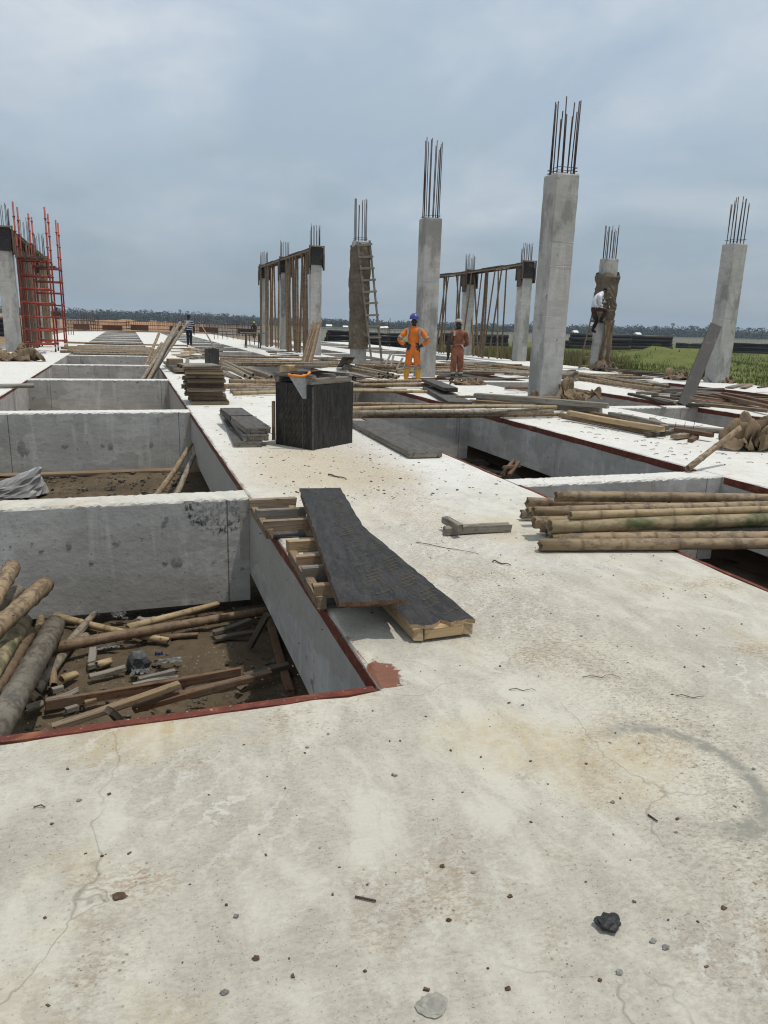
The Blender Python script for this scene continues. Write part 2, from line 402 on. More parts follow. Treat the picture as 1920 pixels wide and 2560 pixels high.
def make_cast_side():
    t = T('bare_concrete', .9, .2); P = t.pos(); X = t.sep(P)
    g, rs = grey_concrete(t, P)
    n7 = t.noise(t.map(P, (1, 1, .1)), 7, 5, .7)
    run = t.math('ADD', X[2], t.mul(n7, .085))                      # white slurry ran a little way down
    g = t.mix(t.ramp(t.math('ADD', run, .5), [(.520, 0), (.535, .85)]), g, (.52, .515, .49))
    pt = t.noise(t.map(P, (.8, .8, 1.6), loc=(2, 3, 5)), .9, 4, .55)  # plaster patches
    g = t.mix(t.ramp(pt, [(.55, 0), (.565, .55)]), g, t.mix(rs, (.25, .245, .23), (.36, .35, .32)))
    g = t.mix(t.mul(t.ramp(n7, [(.58, 0), (.66, .5)]), t.ramp(pt, [(.48, 0), (.55, 1)])), g, (.12, .12, .12))
    sc = AY(548, 1262, 5.93); dv2 = t.n('VectorMath', {0: t.map(P, (1, 0, 1.15)), 1: (sc.x, 0, sc.z*1.15)}, operation='DISTANCE').outputs[1]
    spn = t.noise(t.map(P, (1, 1, .7)), 34, 5, .7)
    spm = t.mul(t.mul(t.ramp(dv2, [(.10, .45), (.19, .6), (.235, 1), (.26, 1), (.30, 0)]), t.ramp(spn, [(.46, 0), (.56, 1)])), t.mul(t.math('LESS_THAN', X[1], 6.3), t.math('GREATER_THAN', X[1], 5.5)))
    g = t.mix(spm, g, (.055, .055, .052))
    lw = t.mul(t.math('GREATER_THAN', X[0], .8), t.math('LESS_THAN', X[0], .89))   # trowelled mortar band down the inner wall
    band = t.math('ADD', t.math('ADD', X[2], t.mul(t.math('SUBTRACT', X[1], 2.5), .10)), t.mul(t.noise(t.map(P, (1, 1, 1)), 1.8, 5, .6), .5))
    g = t.mix(t.mul(t.ramp(t.math('ADD', band, .5), [(.545, 0), (.56, .8)]), lw), g, t.mix(rs, (.25, .23, .195), (.46, .435, .385)))
    jx = t.math('ABSOLUTE', t.math('SUBTRACT', t.math('FRACT', t.mul(t.math('ADD', X[0], .52), .4098)), .5))
    g = t.mix(t.mul(t.math('LESS_THAN', jx, .0022), .75), g, (.07, .07, .07))   # form joints
    return t.done(g, rs, .010, .6)
CAST = [make_cast_top(), make_cast_side()]

def make_column():
    t = T('column_concrete', .9, .2); P = t.pos(); c, h = grey_concrete(t, P); X = t.sep(P)
    c = t.mix(.2, c, (.48, .465, .43))
    m = t.noise(t.map(P, (1.6, 1.6, .8), loc=(3, 0, 2)), 1.1, 7, .65)
    c = t.mix(t.ramp(m, [(.50, 0), (.60, .8)]), c, (.24, .23, .212))
    wet = t.math('ADD', X[2], t.mul(t.noise(P, 2.2, 5), 1.6))
    c = t.mix(t.ramp(t.mul(wet, .25), [(.30, .35), (.52, 0)]), c, (.19, .19, .185))
    return t.done(c, h, .012, .7)
COLUMN = make_column()

def make_red():
    t = T('red_oxide_paint', .7, .3); P = t.pos(); n = t.noise(P, 14, 7, .65); s = t.noise(t.map(P, (1, 1, 3)), 4, 5)
    c = t.ramp(n, [(.30, (.075, .016, .011)), (.55, (.14, .034, .018)), (.75, (.23, .072, .032))])
    c = t.mix(t.ramp(s, [(.58, 0), (.70, .6)]), c, (.33, .14, .06))
    c = t.mix(t.ramp(t.noise(P, 60, 3), [(.66, 0), (.72, .7)]), c, (.5, .46, .42))
    return t.done(c, n, .004, .5)
RED = make_red()

def make_dirt(name, a, b, c3):
    t = T(name, .95, .1); P = t.pos(); big = t.noise(P, .8, 6, .6); n = t.noise(P, 9, 8, .7); f = t.noise(P, 60, 4, .7)
    c = t.mix(t.ramp(big, [(.35, 0), (.65, 1)]), a, b)
    c = t.mix(t.ramp(n, [(.52, 0), (.66, .75)]), c, c3)
    pb = t.voro(P, 26); pk = t.noise(P, 3, 3)
    c = t.mix(t.mul(t.ramp(pb, [(.12, 1), (.25, 0)]), t.ramp(pk, [(.45, 0), (.6, .9)])), c, (.23, .215, .19))
    c = t.mix(t.ramp(f, [(.58, 0), (.68, .5)]), c, (.06, .047, .033))
    return t.done(c, t.math('ADD', n, t.mul(f, .5)), .03, .8)
DIRT = make_dirt('pit_earth', (.088, .066, .042), (.145, .110, .070), (.055, .042, .029))

def make_ground():
    t = T('site_ground', .95, .1); P = t.pos(); X = t.sep(P)
    big = t.noise(P, .045, 6, .6); n = t.noise(P, .7, 7, .65); f = t.noise(P, 9, 5, .7)
    grass = t.mix(t.ramp(n, [(.35, 0), (.66, 1)]), (.080, .105, .024), (.135, .150, .042))
    grass = t.mix(t.ramp(f, [(.45, 0), (.65, .6)]), grass, (.16, .14, .06))
    earth = t.mix(t.ramp(n, [(.38, 0), (.65, 1)]), (.20, .135, .08), (.29, .205, .13))
    red = t.mix(t.ramp(n, [(.38, 0), (.65, 1)]), (.27, .135, .065), (.35, .195, .105))
    far_left = t.ramp(t.math('ADD', t.mul(t.math('SUBTRACT', t.mul(X[1], .25), X[0]), .02), t.mul(big, .25)), [(.20, 0), (.42, 1)])
    c = t.mix(far_left, grass, t.mix(t.ramp(big, [(.42, 0), (.6, 1)]), earth, red))
    site = t.ramp(t.mul(t.math('ADD', X[0], t.mul(t.noise(P, .5, 4), 1.4)), .02), [(.378, 1), (.392, 0)])
    c = t.mix(site, c, earth)
    # bare scar on the spoil mound
    mc = G(1665, 912, -.1)
    dm = t.n('VectorMath', {0: t.map(P, (.75, .45, 0)), 1: (mc.x*.75, mc.y*.45, 0)}, operation='DISTANCE').outputs[1]
    dm = t.math('ADD', dm, t.mul(t.math('SUBTRACT', t.noise(P, 1.1, 6, .7), .5), 2.6))
    c = t.mix(t.ramp(t.mul(dm, .5), [(.45, .95), (.7, 0)]), c, (.24, .165, .105))
    return t.done(c, t.math('ADD', n, t.mul(f, .3)), .15, .7)
GROUND = make_ground()

def make_bamboo(name, a, b, stain, sf=.5, moss=None):
    t = T(name, .62, .3); P = t.shift(t.obj()); nd = t.attr('nd'); r = t.rand()
    g = t.noise(t.map(P, (22, 22, 1.1)), 3.0, 5, .6); pt = t.noise(t.map(P, (3, 3, .9)), 1.8, 6, .65); sp = t.noise(t.map(P, (9, 9, 5)), 2.4, 7, .7)
    c = t.mix(t.ramp(pt, [(.33, 0), (.66, 1)]), a, b)
    c = t.mix(t.mul(t.ramp(g, [(.45, 0), (.7, 1)]), .40), c, tuple(x*.55 for x in a))
    c = t.mix(t.mul(t.ramp(sp, [(.49, 0), (.57, 1)]), sf), c, stain)
    c = t.mix(t.mul(t.ramp(r, [(0, 0), (1, 1)]), .35), c, tuple(x*.62 for x in b))
    if moss:
        ms = t.noise(t.map(P, (2.2, 2.2, 1.1)), 1.9, 5, .6)
        c = t.mix(t.ramp(ms, [(.48, 0), (.60, .9)]), c, moss)
    c = t.mix(t.mul(nd, .6), c, (.085, .060, .038))
    return t.done(c, t.math('ADD', t.mul(g, .6), t.mul(sp, .5)), .003, .5)
BAM = make_bamboo('bamboo_tan', (.235, .162, .092), (.345, .252, .150), (.075, .054, .036), .75)
BAMY = make_bamboo('bamboo_straw', (.36, .262, .14), (.46, .355, .205), (.16, .11, .065), .5)
BAMG = make_bamboo('bamboo_grey', (.235, .195, .145), (.32, .27, .20), (.075, .06, .045), .7)
BAMM = make_bamboo('bamboo_green_mottled', (.31, .23, .13), (.40, .32, .19), (.08, .07, .04), .5, (.045, .070, .018))
BAMD = make_bamboo('bamboo_dark_mottled', (.115, .098, .075), (.21, .185, .145), (.055, .048, .038), .8)
BAMP = make_bamboo('bamboo_prop_brown', (.17, .112, .066), (.25, .17, .10), (.06, .042, .028), .6)

def make_wood(name, a, b, dark, grey=None, gf=.5):
    t = T(name, .82, .2); P = t.shift(t.obj()); r = t.rand()
    g = t.noise(t.map(P, (34, 34, 1.3)), 1.6, 6, .62, .5); pt = t.noise(t.map(P, (4, 4, 1.2)), 1.7, 5); k = t.noise(t.map(P, (7, 7, 3)), 3.0, 6, .7)
    c = t.mix(t.ramp(g, [(.33, 0), (.66, 1)]), a, b)
    if grey: c = t.mix(t.mul(t.ramp(pt, [(.38, 0), (.62, 1)]), gf), c, grey)
    c = t.mix(t.ramp(g, [(.56, 0), (.64, .75)]), c, dark)
    c = t.mix(t.mul(t.ramp(k, [(.54, 0), (.66, 1)]), .7), c, dark)
    c = t.mix(t.mul(r, .35), c, tuple(x*.55 for x in a))
    return t.done(c, t.math('ADD', g, t.mul(k, .4)), .005, .7)
WOOD = make_wood('sawn_timber', (.235, .155, .09), (.34, .245, .15), (.075, .048, .03), (.25, .225, .19), .45)
WOODR = make_wood('red_brown_timber', (.125, .068, .040), (.20, .118, .070), (.04, .022, .014), (.20, .165, .13), .4)
WOODG = make_wood('grey_weathered_timber', (.17, .145, .115), (.265, .235, .19), (.06, .05, .04), (.30, .285, .26), .5)
WOODN = make_wood('fresh_timber', (.38, .26, .14), (.48, .35, .20), (.17, .11, .06), (.34, .28, .21), .3)
WOODD = make_wood('dark_wet_timber', (.075, .058, .042), (.125, .10, .075), (.03, .024, .018), (.16, .145, .125), .35)

def make_film(name, base, lt, ruf=.42):
    t = T(name, ruf, .22); P = t.shift(t.obj())
    n = t.noise(t.map(P, (14, 14, 3)), 1.6, 8, .72, .5); w_ = t.noise(t.map(P, (26, 6, 26)), 1.8, 7, .7); b = t.noise(P, 2.6, 5, .6)
    c = t.mix(t.ramp(n, [(.40, 0), (.60, 1)]), base, lt)
    sc2 = t.noise(t.map(P, (60, 9, 9)), 1.7, 6, .75)
    c = t.mix(t.ramp(sc2, [(.56, 0), (.68, .6)]), c, tuple(x*2.2 for x in lt))
    c = t.mix(t.ramp(w_, [(.56, 0), (.70, .6)]), c, tuple(x*1.9 for x in lt))
    c = t.mix(t.ramp(b, [(.60, 0), (.68, .35)]), c, (.16, .13, .10))
    c = t.mix(t.ramp(t.noise(P, 9, 6, .75), [(.70, 0), (.74, .8)]), c, (.42, .41, .39))
    return t.done(c, n, .003, .5, rough=t.math('ADD', t.mul(n, .35), ruf-.1))
FILM = make_film('black_film_face', (.014, .013, .0125), (.042, .038, .035), .5)
FILMG = make_film('scuffed_film_face', (.050, .046, .042), (.105, .098, .088), .6)
PRINT = T('faded_olive_print', .8, .1).done((.105, .086, .050))

def make_cloth(name, a, b):
    t = T(name, .95, .1); P = t.pos(); n = t.noise(P, 2.6, 6, .6); wv = t.noise(P, 120, 2); f = t.noise(P, 11, 6, .65)
    c = t.mix(t.ramp(n, [(.36, 0), (.64, 1)]), a, b)
    c = t.mix(t.mul(t.ramp(f, [(.5, 0), (.68, 1)]), .5), c, tuple(x*.5 for x in a))
    return t.done(c, t.math('ADD', f, t.mul(wv, .3)), .012, .6)
BURLAP = make_cloth('burlap', (.16, .115, .072), (.255, .190, .122))
BURLAPD = make_cloth('damp_burlap', (.115, .092, .066), (.185, .150, .108))

def plain(name, col, rough=.8, spec=.25, var=.25, sc=8, metal=0, bd=.004):
    t = T(name, rough, spec); P = t.pos(); n = t.noise(P, sc, 6, .62)
    c = t.mix(t.ramp(n, [(.32, 0), (.68, 1)]), tuple(x*(1-var) for x in col), tuple(min(1, x*(1+var)) for x in col))
    t.bsdf.inputs['Metallic'].default_value = metal
    return t.done(c, n, bd, .5)
REBAR = plain('rusty_rebar', (.060, .038, .030), .8, .3, .35, 30)
CAGE = plain('rust_red_cage', (.075, .034, .022), .9, .2, .35, 12)
SCAF = plain('red_scaffold_paint', (.27, .042, .024), .5, .4, .30, 18)
RUBBER = plain('black_rubber', (.02, .02, .02), .7)
STEEL = plain('dull_steel', (.33, .33, .34), .45, .5, .2, 30)
PIPE = plain('black_pipe', (.018, .017, .017), .42, .4, .35, 3)
PIPER = plain('brown_pipe', (.040, .026, .021), .5, .4, .35, 3)
PIPEG = plain('grey_pipe', (.20, .19, .16), .5, .4, .2, 12)
PALEW = plain('pale_wall_panel', (.43, .40, .345), .9, .2, .12, 1.2)
WHITE = plain('white_sack', (.31, .31, .305), .6, .3, .15, 12, bd=.01)
ROCK = plain('grey_rock', (.10, .105, .105), .9, .2, .45, 20, bd=.01)
SPLASH = plain('dried_mortar', (.27, .258, .225), .95, .1, .25, 60)
PEB = plain('pebble_grey', (.20, .195, .185), .9, .2, .45, 60)
PITST = plain('earthy_stone', (.11, .095, .075), .95, .1, .45, 40)
PEBB = plain('brown_crumb', (.115, .075, .05), .95, .1, .4, 60)
TAR = plain('bitumen_lump', (.012, .012, .012), .55, .5, .5, 60)
SKIN = plain('dark_skin', (.048, .030, .022), .6, .35, .15, 20)
ORANGE = plain('orange_cotton', (.62, .175, .036), .85, .15, .18, 9, bd=.015)
RUSTC = plain('faded_rust_cotton', (.235, .098, .058), .9, .15, .45, 7, bd=.02)
GREYB = plain('grey_reflective_band', (.21, .21, .20), .5, .4, .15, 20)
HELM = plain('blue_helmet', (.045, .050, .235), .35, .5, .08, 6)
HELMY = plain('yellow_helmet', (.62, .50, .05), .35, .5, .08, 6)
BOOT = plain('yellow_rubber_boot', (.46, .235, .018), .5, .4, .18, 14)
CAP = plain('tan_cap', (.36, .31, .24), .9, .1, .15, 20)
NAVY = plain('navy_cotton', (.022, .028, .075), .9, .1, .25, 12, bd=.015)
JEANS = plain('dark_jeans', (.020, .024, .036), .9, .1, .3, 12, bd=.015)
SHIRTW = plain('white_shirt', (.60, .60, .63), .9, .1, .16, 10, bd=.02)
BROWNT = plain('brown_trousers', (.055, .035, .030), .9, .1, .3, 12, bd=.015)
DARKT = plain('black_trousers', (.016, .016, .018), .9, .1, .3, 12, bd=.015)
ORP = plain('orange_plastic', (.72, .235, .03), .45, .4, .1, 8)
BLUEP = plain('blue_tarp', (.03, .055, .16), .5, .4, .3, 10)
CLEAR = plain('crumpled_plastic', (.17, .17, .165), .4, .5, .35, 25, bd=.01)
TRUNK = plain('palm_trunk', (.12, .10, .08), .9, .1, .3, 6)
ROOFW = plain('white_roof_sheet', (.72, .73, .74), .6, .3, .06, 2)

def make_leaf(name, a, b):
    t = T(name, .7, .25); r = t.noise(t.pos(), .35, 3, .5); r2 = t.noise(t.pos(), 3.0, 2)
    c = t.mix(t.ramp(r, [(.35, 0), (.65, 1)]), a, b); c = t.mix(t.mul(t.ramp(r2, [(.4, 0), (.7, 1)]), .4), c, tuple(x*.5 for x in a))
    return t.done(c)
LEAF = make_leaf('far_foliage', (.024, .036, .020), (.048, .064, .030))
GRASS = make_leaf('grass_blade', (.070, .108, .018), (.128, .155, .032))
STRAW = make_leaf('dry_grass_blade', (.26, .21, .095), (.20, .175, .065))
# ------------------------------------------------------------------ the setting
MOUND = G(1668, 898, -.35)
def ground_z(x, y):
    inside = -5.6 < x < 17.9 and -6 < y < 90
    if inside: return -1.03 + .02*mnoise.noise(Vector((x*.7, y*.7, 0)))
    z = -.58 + .05*mnoise.noise(Vector((x*.35, y*.35, 1)))
    dx, dy = (x-MOUND.x)/3.2, (y-MOUND.y)/5.0
    q = dx*dx+dy*dy
    if q < 6: z += 1.1*math.exp(-q*1.3)*(1+.6*mnoise.noise(Vector((x*.6, y*.6, 4))))
    d = math.hypot(x, y)
    if d > 110:                                                   # heaps of red earth on the far left
        a = math.atan2(x, y)
        if a < .10: z += 1.5*max(0, mnoise.noise(Vector((x*.012, y*.012, 9)))+.25)*min(1, (d-110)/90)*min(1, (.10-a)/.12)
    return z
def graded(lo, hi, fine0, fine1, step, grow=1.28):
    v = list(np.arange(fine0, fine1+1e-6, step)); s = step; a = fine0
    while a > lo: s *= grow; a = max(lo, a-s); v.insert(0, a)
    s = step; a = fine1
    while a < hi: s *= grow; a = min(hi, a+s); v.append(a)
    return v
gx = sorted(graded(-1250, 1250, -8, 50, 1.1) + [-5.61, -5.59, 17.89, 17.91]); gy = graded(-180, 1150, -8, 100, 1.3)
b = MB(); nx, ny = len(gx), len(gy)
vs = [(x, y, ground_z(x, y)) for y in gy for x in gx]
fs = [(j*nx+i, j*nx+i+1, (j+1)*nx+i+1, (j+1)*nx+i) for j in range(ny-1) for i in range(nx-1)]
b.add(vs, fs); tag(b.build('ground', GROUND, smooth=True), kind='structure')

BEAM_Y = [6.08, 12.2, 18.7, 24.6, 30.8, 36.95, 43.1, 49.3, 55.4, 61.5, 67.6, 73.8, 79.9, 86.0]
STRIPS = {}
def strip(key, x0, x1, y0, y1, seed, lf=None):
    o = rough_box(x0, x1, y0, y1, -.66, 0, .15, .010, .012, seed, lf).build('concrete_slab', CAST)
    tag(o, kind='structure'); STRIPS[key] = o; return o
strip('mid', .88, 3.39, -4, 88, 1, 2.5); strip('right', 5.77, 8.9, -4, 88, 2); strip('left', -5.6, -2.2, 2.5, 88, 3)
strip('far', 10.85, 12.6, 3, 62, 4); strip('edge', 15.5, 17.85, 4, 62, 5)
o = rough_box(-6.5, .88, -4, 2.5, -.66, 0, .14, .010, .012, 6).build('concrete_slab', CAST); tag(o, kind='structure'); STRIPS['near'] = o
sd_ = 20
for x0, x1, ymax in ((-2.198, .878, 90), (3.392, 5.768, 90), (8.902, 10.848, 62), (12.602, 15.498, 62)):
    for y in BEAM_Y:
        if y > ymax: continue
        sd_ += 1; yy = y+rnd.uniform(-.03, .03)
        w_ = .15 if y < 10 else .17
        o = rough_box(x0, x1, yy-w_, yy+w_, -.90, -.002, .028, .013, .011, sd_).build('ground_beam', CAST)
        tag(o, kind='structure')

# red oxide painted arrises of the slabs
def red_face(key, X, sgn, ranges, h=.075):
    par = STRIPS[key]
    for y0, y1 in ranges:
        bb = MB(); n = max(2, int((y1-y0)/.22)); rr = random.Random(int(abs(X*100)+y0*7)); vs = []
        for i in range(n+1):
            y = y0+(y1-y0)*i/n; hh = h*(1+.10*mnoise.noise(Vector((y*2.3, X, 0)))+rr.uniform(-.05, .05)); x = X+sgn*.0015
            vs += [(x, y, -.010), (x+sgn*.002, y, -.012), (x+sgn*.002, y, -hh), (x-sgn*.001, y, -hh-.003)]
        fs = [(i*4+k, i*4+k+1, i*4+k+5, i*4+k+4) for i in range(n) for k in range(3)]
        bb.add(vs, fs); bb.build('painted_edge', RED, par)
gaps = [(2.56, 5.9)] + [(a+.2, c-.2) for a, c in zip(BEAM_Y, BEAM_Y[1:])]
red_face('mid', .88, -1, gaps[:5]); red_face('right', 5.77, -1, [(-3, 5.88)]+gaps[1:4], .085)
red_face('left', -2.2, 1, gaps[:4], .055); red_face('far', 10.85, -1, gaps[1:4], .09); red_face('edge', 15.5, -1, gaps[1:3], .09)
def red_top(key, x0, x1, y0, y1, tilt=0.0):
    bb = MB(); n = max(3, int(max(x1-x0, y1-y0)/.12)); rr = random.Random(5); vs = []
    alongx = (x1-x0) > (y1-y0)
    for i in range(n+1):
        t = i/n; e = rr.uniform(-.004, .006)
        if alongx:
            x = x0+(x1-x0)*t; a, c = (x, y0+e, .0045), (x, y1, .0035-tilt)
        else:
            y = y0+(y1-y0)*t; a, c = (x0, y, .0035-tilt), (x1+e, y, .0045)
        vs += [a, c, (c[0]-(0 if alongx else .004), c[1]+(.004 if alongx else 0), -.03-tilt), (a[0], a[1], -.004)]
    fs = [(i*4+k, i*4+(k+1) % 4, (i+1)*4+(k+1) % 4, (i+1)*4+k) for i in range(n) for k in range(4)]
    bb.add(vs, fs); return bb.build('painted_edge', RED, STRIPS[key])
red_top('near', -6.4, .86, 2.482, 2.548, .012)
red_top('mid', 3.375, 3.40, -3.5, 5.9); red_top('mid', 3.375, 3.40, 6.26, 12.0)
# earth on the floors of the open bays
def pit_floor(x0, x1, y0, y1, z, seed, amp=.06):
    bb = MB(); nx_, ny_ = int((x1-x0)/.06), int((y1-y0)/.06); vs = []
    for j in range(ny_+1):
        for i in range(nx_+1):
            x, y = x0+(x1-x0)*i/nx_, y0+(y1-y0)*j/ny_
            e = min(i, nx_-i, j, ny_-j)/6; k = min(1, e)
            h = amp*fbm((x*1.3, y*1.3, seed), 5)+.012*mnoise.noise(Vector((x*9, y*9, seed)))
            vs.append((x, y, z+(h-.07*(1-k))))
    fs = [(j*(nx_+1)+i, j*(nx_+1)+i+1, (j+1)*(nx_+1)+i+1, (j+1)*(nx_+1)+i) for j in range(ny_) for i in range(nx_)]
    bb.add(vs, fs); tag(bb.build('pit_ground', DIRT, smooth=True), kind='structure')
pit_floor(-2.9, 1.5, 2.2, 6.1, -.955, 1); pit_floor(-2.9, 1.5, 6.0, 12.2, -.955, 2); pit_floor(2.9, 6.3, 6.0, 12.2, -.965, 3); pit_floor(2.9, 6.3, .5, 6.1, -.97, 4)
# ------------------------------------------------------------------ columns
def find_y(X, pxx, z):
    lo, hi = 3.0, 120.0
    for _ in range(50):
        m = (lo+hi)/2
        if (pix((X, m, z))[0] > pxx) == (X > 0): lo = m
        else: hi = m
    return m
def shaft(x0, y0, w_, d_, h, joints, seed, rough=.006):
    rr = random.Random(seed); b = MB(); c = .009; vs = []
    zs = [0.0]; z = 0
    while z < h-.2: z += .13; zs.append(z)
    zs.append(h-.03); zs.append(h)
    js = []
    for j in joints: js += [j-.012, j-.004, j+.004, j+.012]
    zs = sorted(zs+js); zs = [z for i, z in enumerate(zs) if i == 0 or z-zs[i-1] > .002]
    prof = [(c, 0), (w_/2, 0), (w_-c, 0), (w_, c), (w_, d_/2), (w_, d_-c), (w_-c, d_), (w_/2, d_), (c, d_), (0, d_-c), (0, d_/2), (0, c)]
    m = len(prof)
    for z in zs:
        jn = any(abs(z-j) < .006 for j in joints); sh = .004 if jn else 0
        if z >= h-.001: sh = .012
        for u, v in prof:
            dx, dy = u-w_/2, v-d_/2; l = math.hypot(dx, dy)
            corner = (u in (c, w_-c, 0, w_) and v in (c, d_-c, 0, d_) and not (u == w_/2 or v == d_/2))
            j = rr.uniform(-rough, rough*.3) if corner else rr.uniform(-.0015, .0015)
            k = 1+(j-sh)/l
            vs.append((x0+w_/2+dx*k, y0+d_/2+dy*k, z+(rr.uniform(-.008, .004) if z >= h-.001 else 0)))
    n = len(zs)-1
    fs = [(i*m+k, i*m+(k+1) % m, (i+1)*m+(k+1) % m, (i+1)*m+k) for i in range(n) for k in range(m)]
    fs += [tuple(reversed(range(m))), tuple(n*m+k for k in range(m))]
    b.add(vs, fs); return b
COLS = {}
def column(key, x0, y0, h, bar_top, label, joints=(), seed=0, nb=12, w_=.5, d_=.5, br=.0115, lean=.014):
    root = empty('concrete_column', (x0+w_/2, y0+d_/2, 0), label, 'column', 'columns of the new building')
    shaft(x0, y0, w_, d_, h, joints, seed).build('shaft', COLUMN, root)
    rr = random.Random(seed+90); ins = .055
    spots = []
    per = nb//4
    for i in range(per):
        t = (i+.5)/per
        spots += [(x0+ins+(w_-2*ins)*t, y0+ins), (x0+w_-ins, y0+ins+(d_-2*ins)*t), (x0+w_-ins-(w_-2*ins)*t, y0+d_-ins), (x0+ins, y0+d_-ins-(d_-2*ins)*t)]
    for (x, y) in spots:
        zt = bar_top-rr.random()**1.6*.30; lx, ly = rr.uniform(-lean, lean), rr.uniform(-lean, lean)
        bb = MB(); bb.tube([(x, y, h-.05), (x+lx*.4, y+ly*.4, (h+zt)/2), (x+lx, y+ly, zt)], br, 6); bb.build('rebar', REBAR, root, smooth=True)
    for z in (h+.05, h+.11):                                       # a link round the bars
        bb = MB(); k = .04
        q = [(x0+k, y0+k, z), (x0+w_-k, y0+k, z+.01), (x0+w_-k, y0+d_-k, z), (x0+k, y0+d_-k, z-.01), (x0+k, y0+k, z)]
        if rr.random() < .5: bb.tube(q, .006, 5); bb.build('stirrup', REBAR, root)
    COLS[key] = (x0, y0, h); return root
X1 = 7.98
yA = find_y(X1, 1351, .33)
column('A', X1, yA, ztop((X1, yA), 430), ztop((X1, yA), 236), 'tallest nearest concrete column with burlap heaped at its foot', [ztop((X1, yA), 605), ztop((X1, yA), 663), 1.7], 1, lean=.025)
yB = find_y(X1, 1054, 1.6)
column('B', X1, yB, ztop((X1, yB), 542), ztop((X1, yB), 335), 'damp grey concrete column directly behind the man in bright orange', [ztop((X1, yB), 705)], 2, lean=.03)
yC = find_y(X1, 886, 2.0)
column('C', X1, yC, ztop((X1, yC), 601), ztop((X1, yC), 492), 'concrete column wrapped in brown burlap with a ladder against it', [], 3)
yD = find_y(X1, 777, 2.0)
column('D', X1, yD, ztop((X1, yD), 640), ztop((X1, yD), 556), 'pale column carrying the near end of the propped formwork beside the leaning bamboo bundle', [ztop((X1, yD), 704), ztop((X1, yD), 741)], 4)
yE = find_y(X1, 703, 2.0)
column('E', X1, yE, ztop((X1, yE), 662), ztop((X1, yE), 598), 'pale column at the middle of the central row of bamboo props', [2.4], 5)
yF = find_y(X1, 653, 2.0)
column('F', X1, yF, ztop((X1, yF), 684), ztop((X1, yF), 626), 'pale column at the far left end of the central bamboo-propped formwork', [2.2], 6)
X2 = 17.1
yR = find_y(X2, 1791, .25)
column('R', X2, yR, ztop((X2, yR), 607), ztop((X2, yR), 487), 'weathered concrete column at far right with a dark plank leaning on it', [1.9, 2.9], 7, lean=.03)
yS = find_y(X2, 1518.6, 4.0)
column('S', X2, yS, ztop((X2, yS), 645.5), ztop((X2, yS), 559), 'burlap draped column that the man in a white shirt works on', [], 8)
yT = find_y(X2, 1294, .5)
column('T', X2, yT, ztop((X2, yT), 672), ztop((X2, yT), 603), 'pale column at the right end of the slatted row of thin props', [2.6], 9)
yU = find_y(X2, 1161, 1.4)
column('U', X2, yU, ztop((X2, yU), 690), ztop((X2, yU), 632), 'pale column behind the man in the faded rust coverall', [2.6], 10)
yV = find_y(X2, 1050, 1.4)
XL = -4.52; yL = 32.4
column('L', XL, yL, ztop((XL+.5, yL), 590), ztop((XL+.5, yL), 506), 'leaning-looking concrete column at the left edge beside red scaffolding', [ztop((XL+.5, yL), 706)], 11, w_=.54)
column('M', XL, yL+6.6, 4.35, 5.75, 'concrete column behind the red scaffolding, middle of the left row', [2.4], 12, w_=.54)
column('N', XL, yL+13.2, 4.35, 5.75, 'concrete column at the far end of the left propped row', [2.4], 13, w_=.54)

# ------------------------------------------------------------------ propped beam formwork
def formwork(X, ys, tops, label, w_=.5, extra=0.0, depth=.78, side=True):
    """soffit boards along the heads of the columns and boxed collars at each column"""
    root = empty('beam_formwork', (X+w_/2, ys[0], 0), label, 'formwork')
    for i, (y, z) in enumerate(zip(ys, tops)):
        d0 = .035
        stick('film_board', (X-.01, y-d0, z-depth/2+.02), (X+w_+.01, y-d0, z-depth/2+.02), depth, .03, FILM, root, up=(0, 1, 0))
        for s_, xx in ((-1, X-.035), (1, X+w_+.035)):
            stick('film_board', (xx, y-.02, z-depth/2-.05), (xx, y+.62, z-depth/2-.05), depth+.05, .03, FILM, root, up=(1, 0, 0))
            stick('batten', (xx+s_*.04, y-.075, z-depth*1.05), (xx+s_*.04, y-.075, z+.06), .07, .05, WOODR, root, up=(1, 0, 0))
        stick('batten', (X-.1, y-.075, z+.03), (X+w_+.1, y-.075, z+.03), .06, .06, WOOD, root)
        if side:
            stick('hanging_board', (X+w_+.11, y+.10, z-depth*.35), (X+w_+.11, y+.10, z-depth*1.25), .30, .03, WOODR, root, up=(1, 0, 0))
            stick('hanging_board', (X-.11, y+.14, z-depth*.45), (X-.11, y+.14, z-depth*1.5), .34, .03, WOODD, root, up=(1, 0, 0))
    for i in range(len(ys)-1):
        a, c = ys[i], ys[i+1]; n = 3
        for k in range(n):
            u0, u1 = k/n, min(1, (k+1)/n+.04); L0 = a+(c-a)*u0; L1 = a+(c-a)*u1
            z0 = tops[i]+(tops[i+1]-tops[i])*u0; z1 = tops[i]+(tops[i+1]-tops[i])*u1
            stick('soffit_board', (X+w_/2, L0, z0-.07+.025*(k % 2)), (X+w_/2, L1, z1-.07+.025*(k % 2)), w_+.12, .06, WOODD, root)
            stick('bearer', (X-.02, L0, z0-.13), (X-.02, L1, z1-.13), .07, .06, WOOD, root)
            stick('bearer', (X+w_+.02, L0, z0-.13), (X+w_+.02, L1, z1-.13), .07, .06, WOODR, root)
    return root
tD, tE, tF = ztop((X1, yD), 617), ztop((X1, yE), 644), ztop((X1, yF), 663)
formwork(X1, [yD, yE, yF], [tD, tE, tF], 'timber beam formwork propped over the three central columns')
tT, tU, tV = ztop((X2, yT), 654), ztop((X2, yU), 676), ztop((X2, yV), 690)
formwork(X2, [yT, yU, yV], [tT, tU, tV], 'timber beam formwork on slanting props right of the orange men', depth=.72)
zL = ztop((XL+.5, yL), 569)
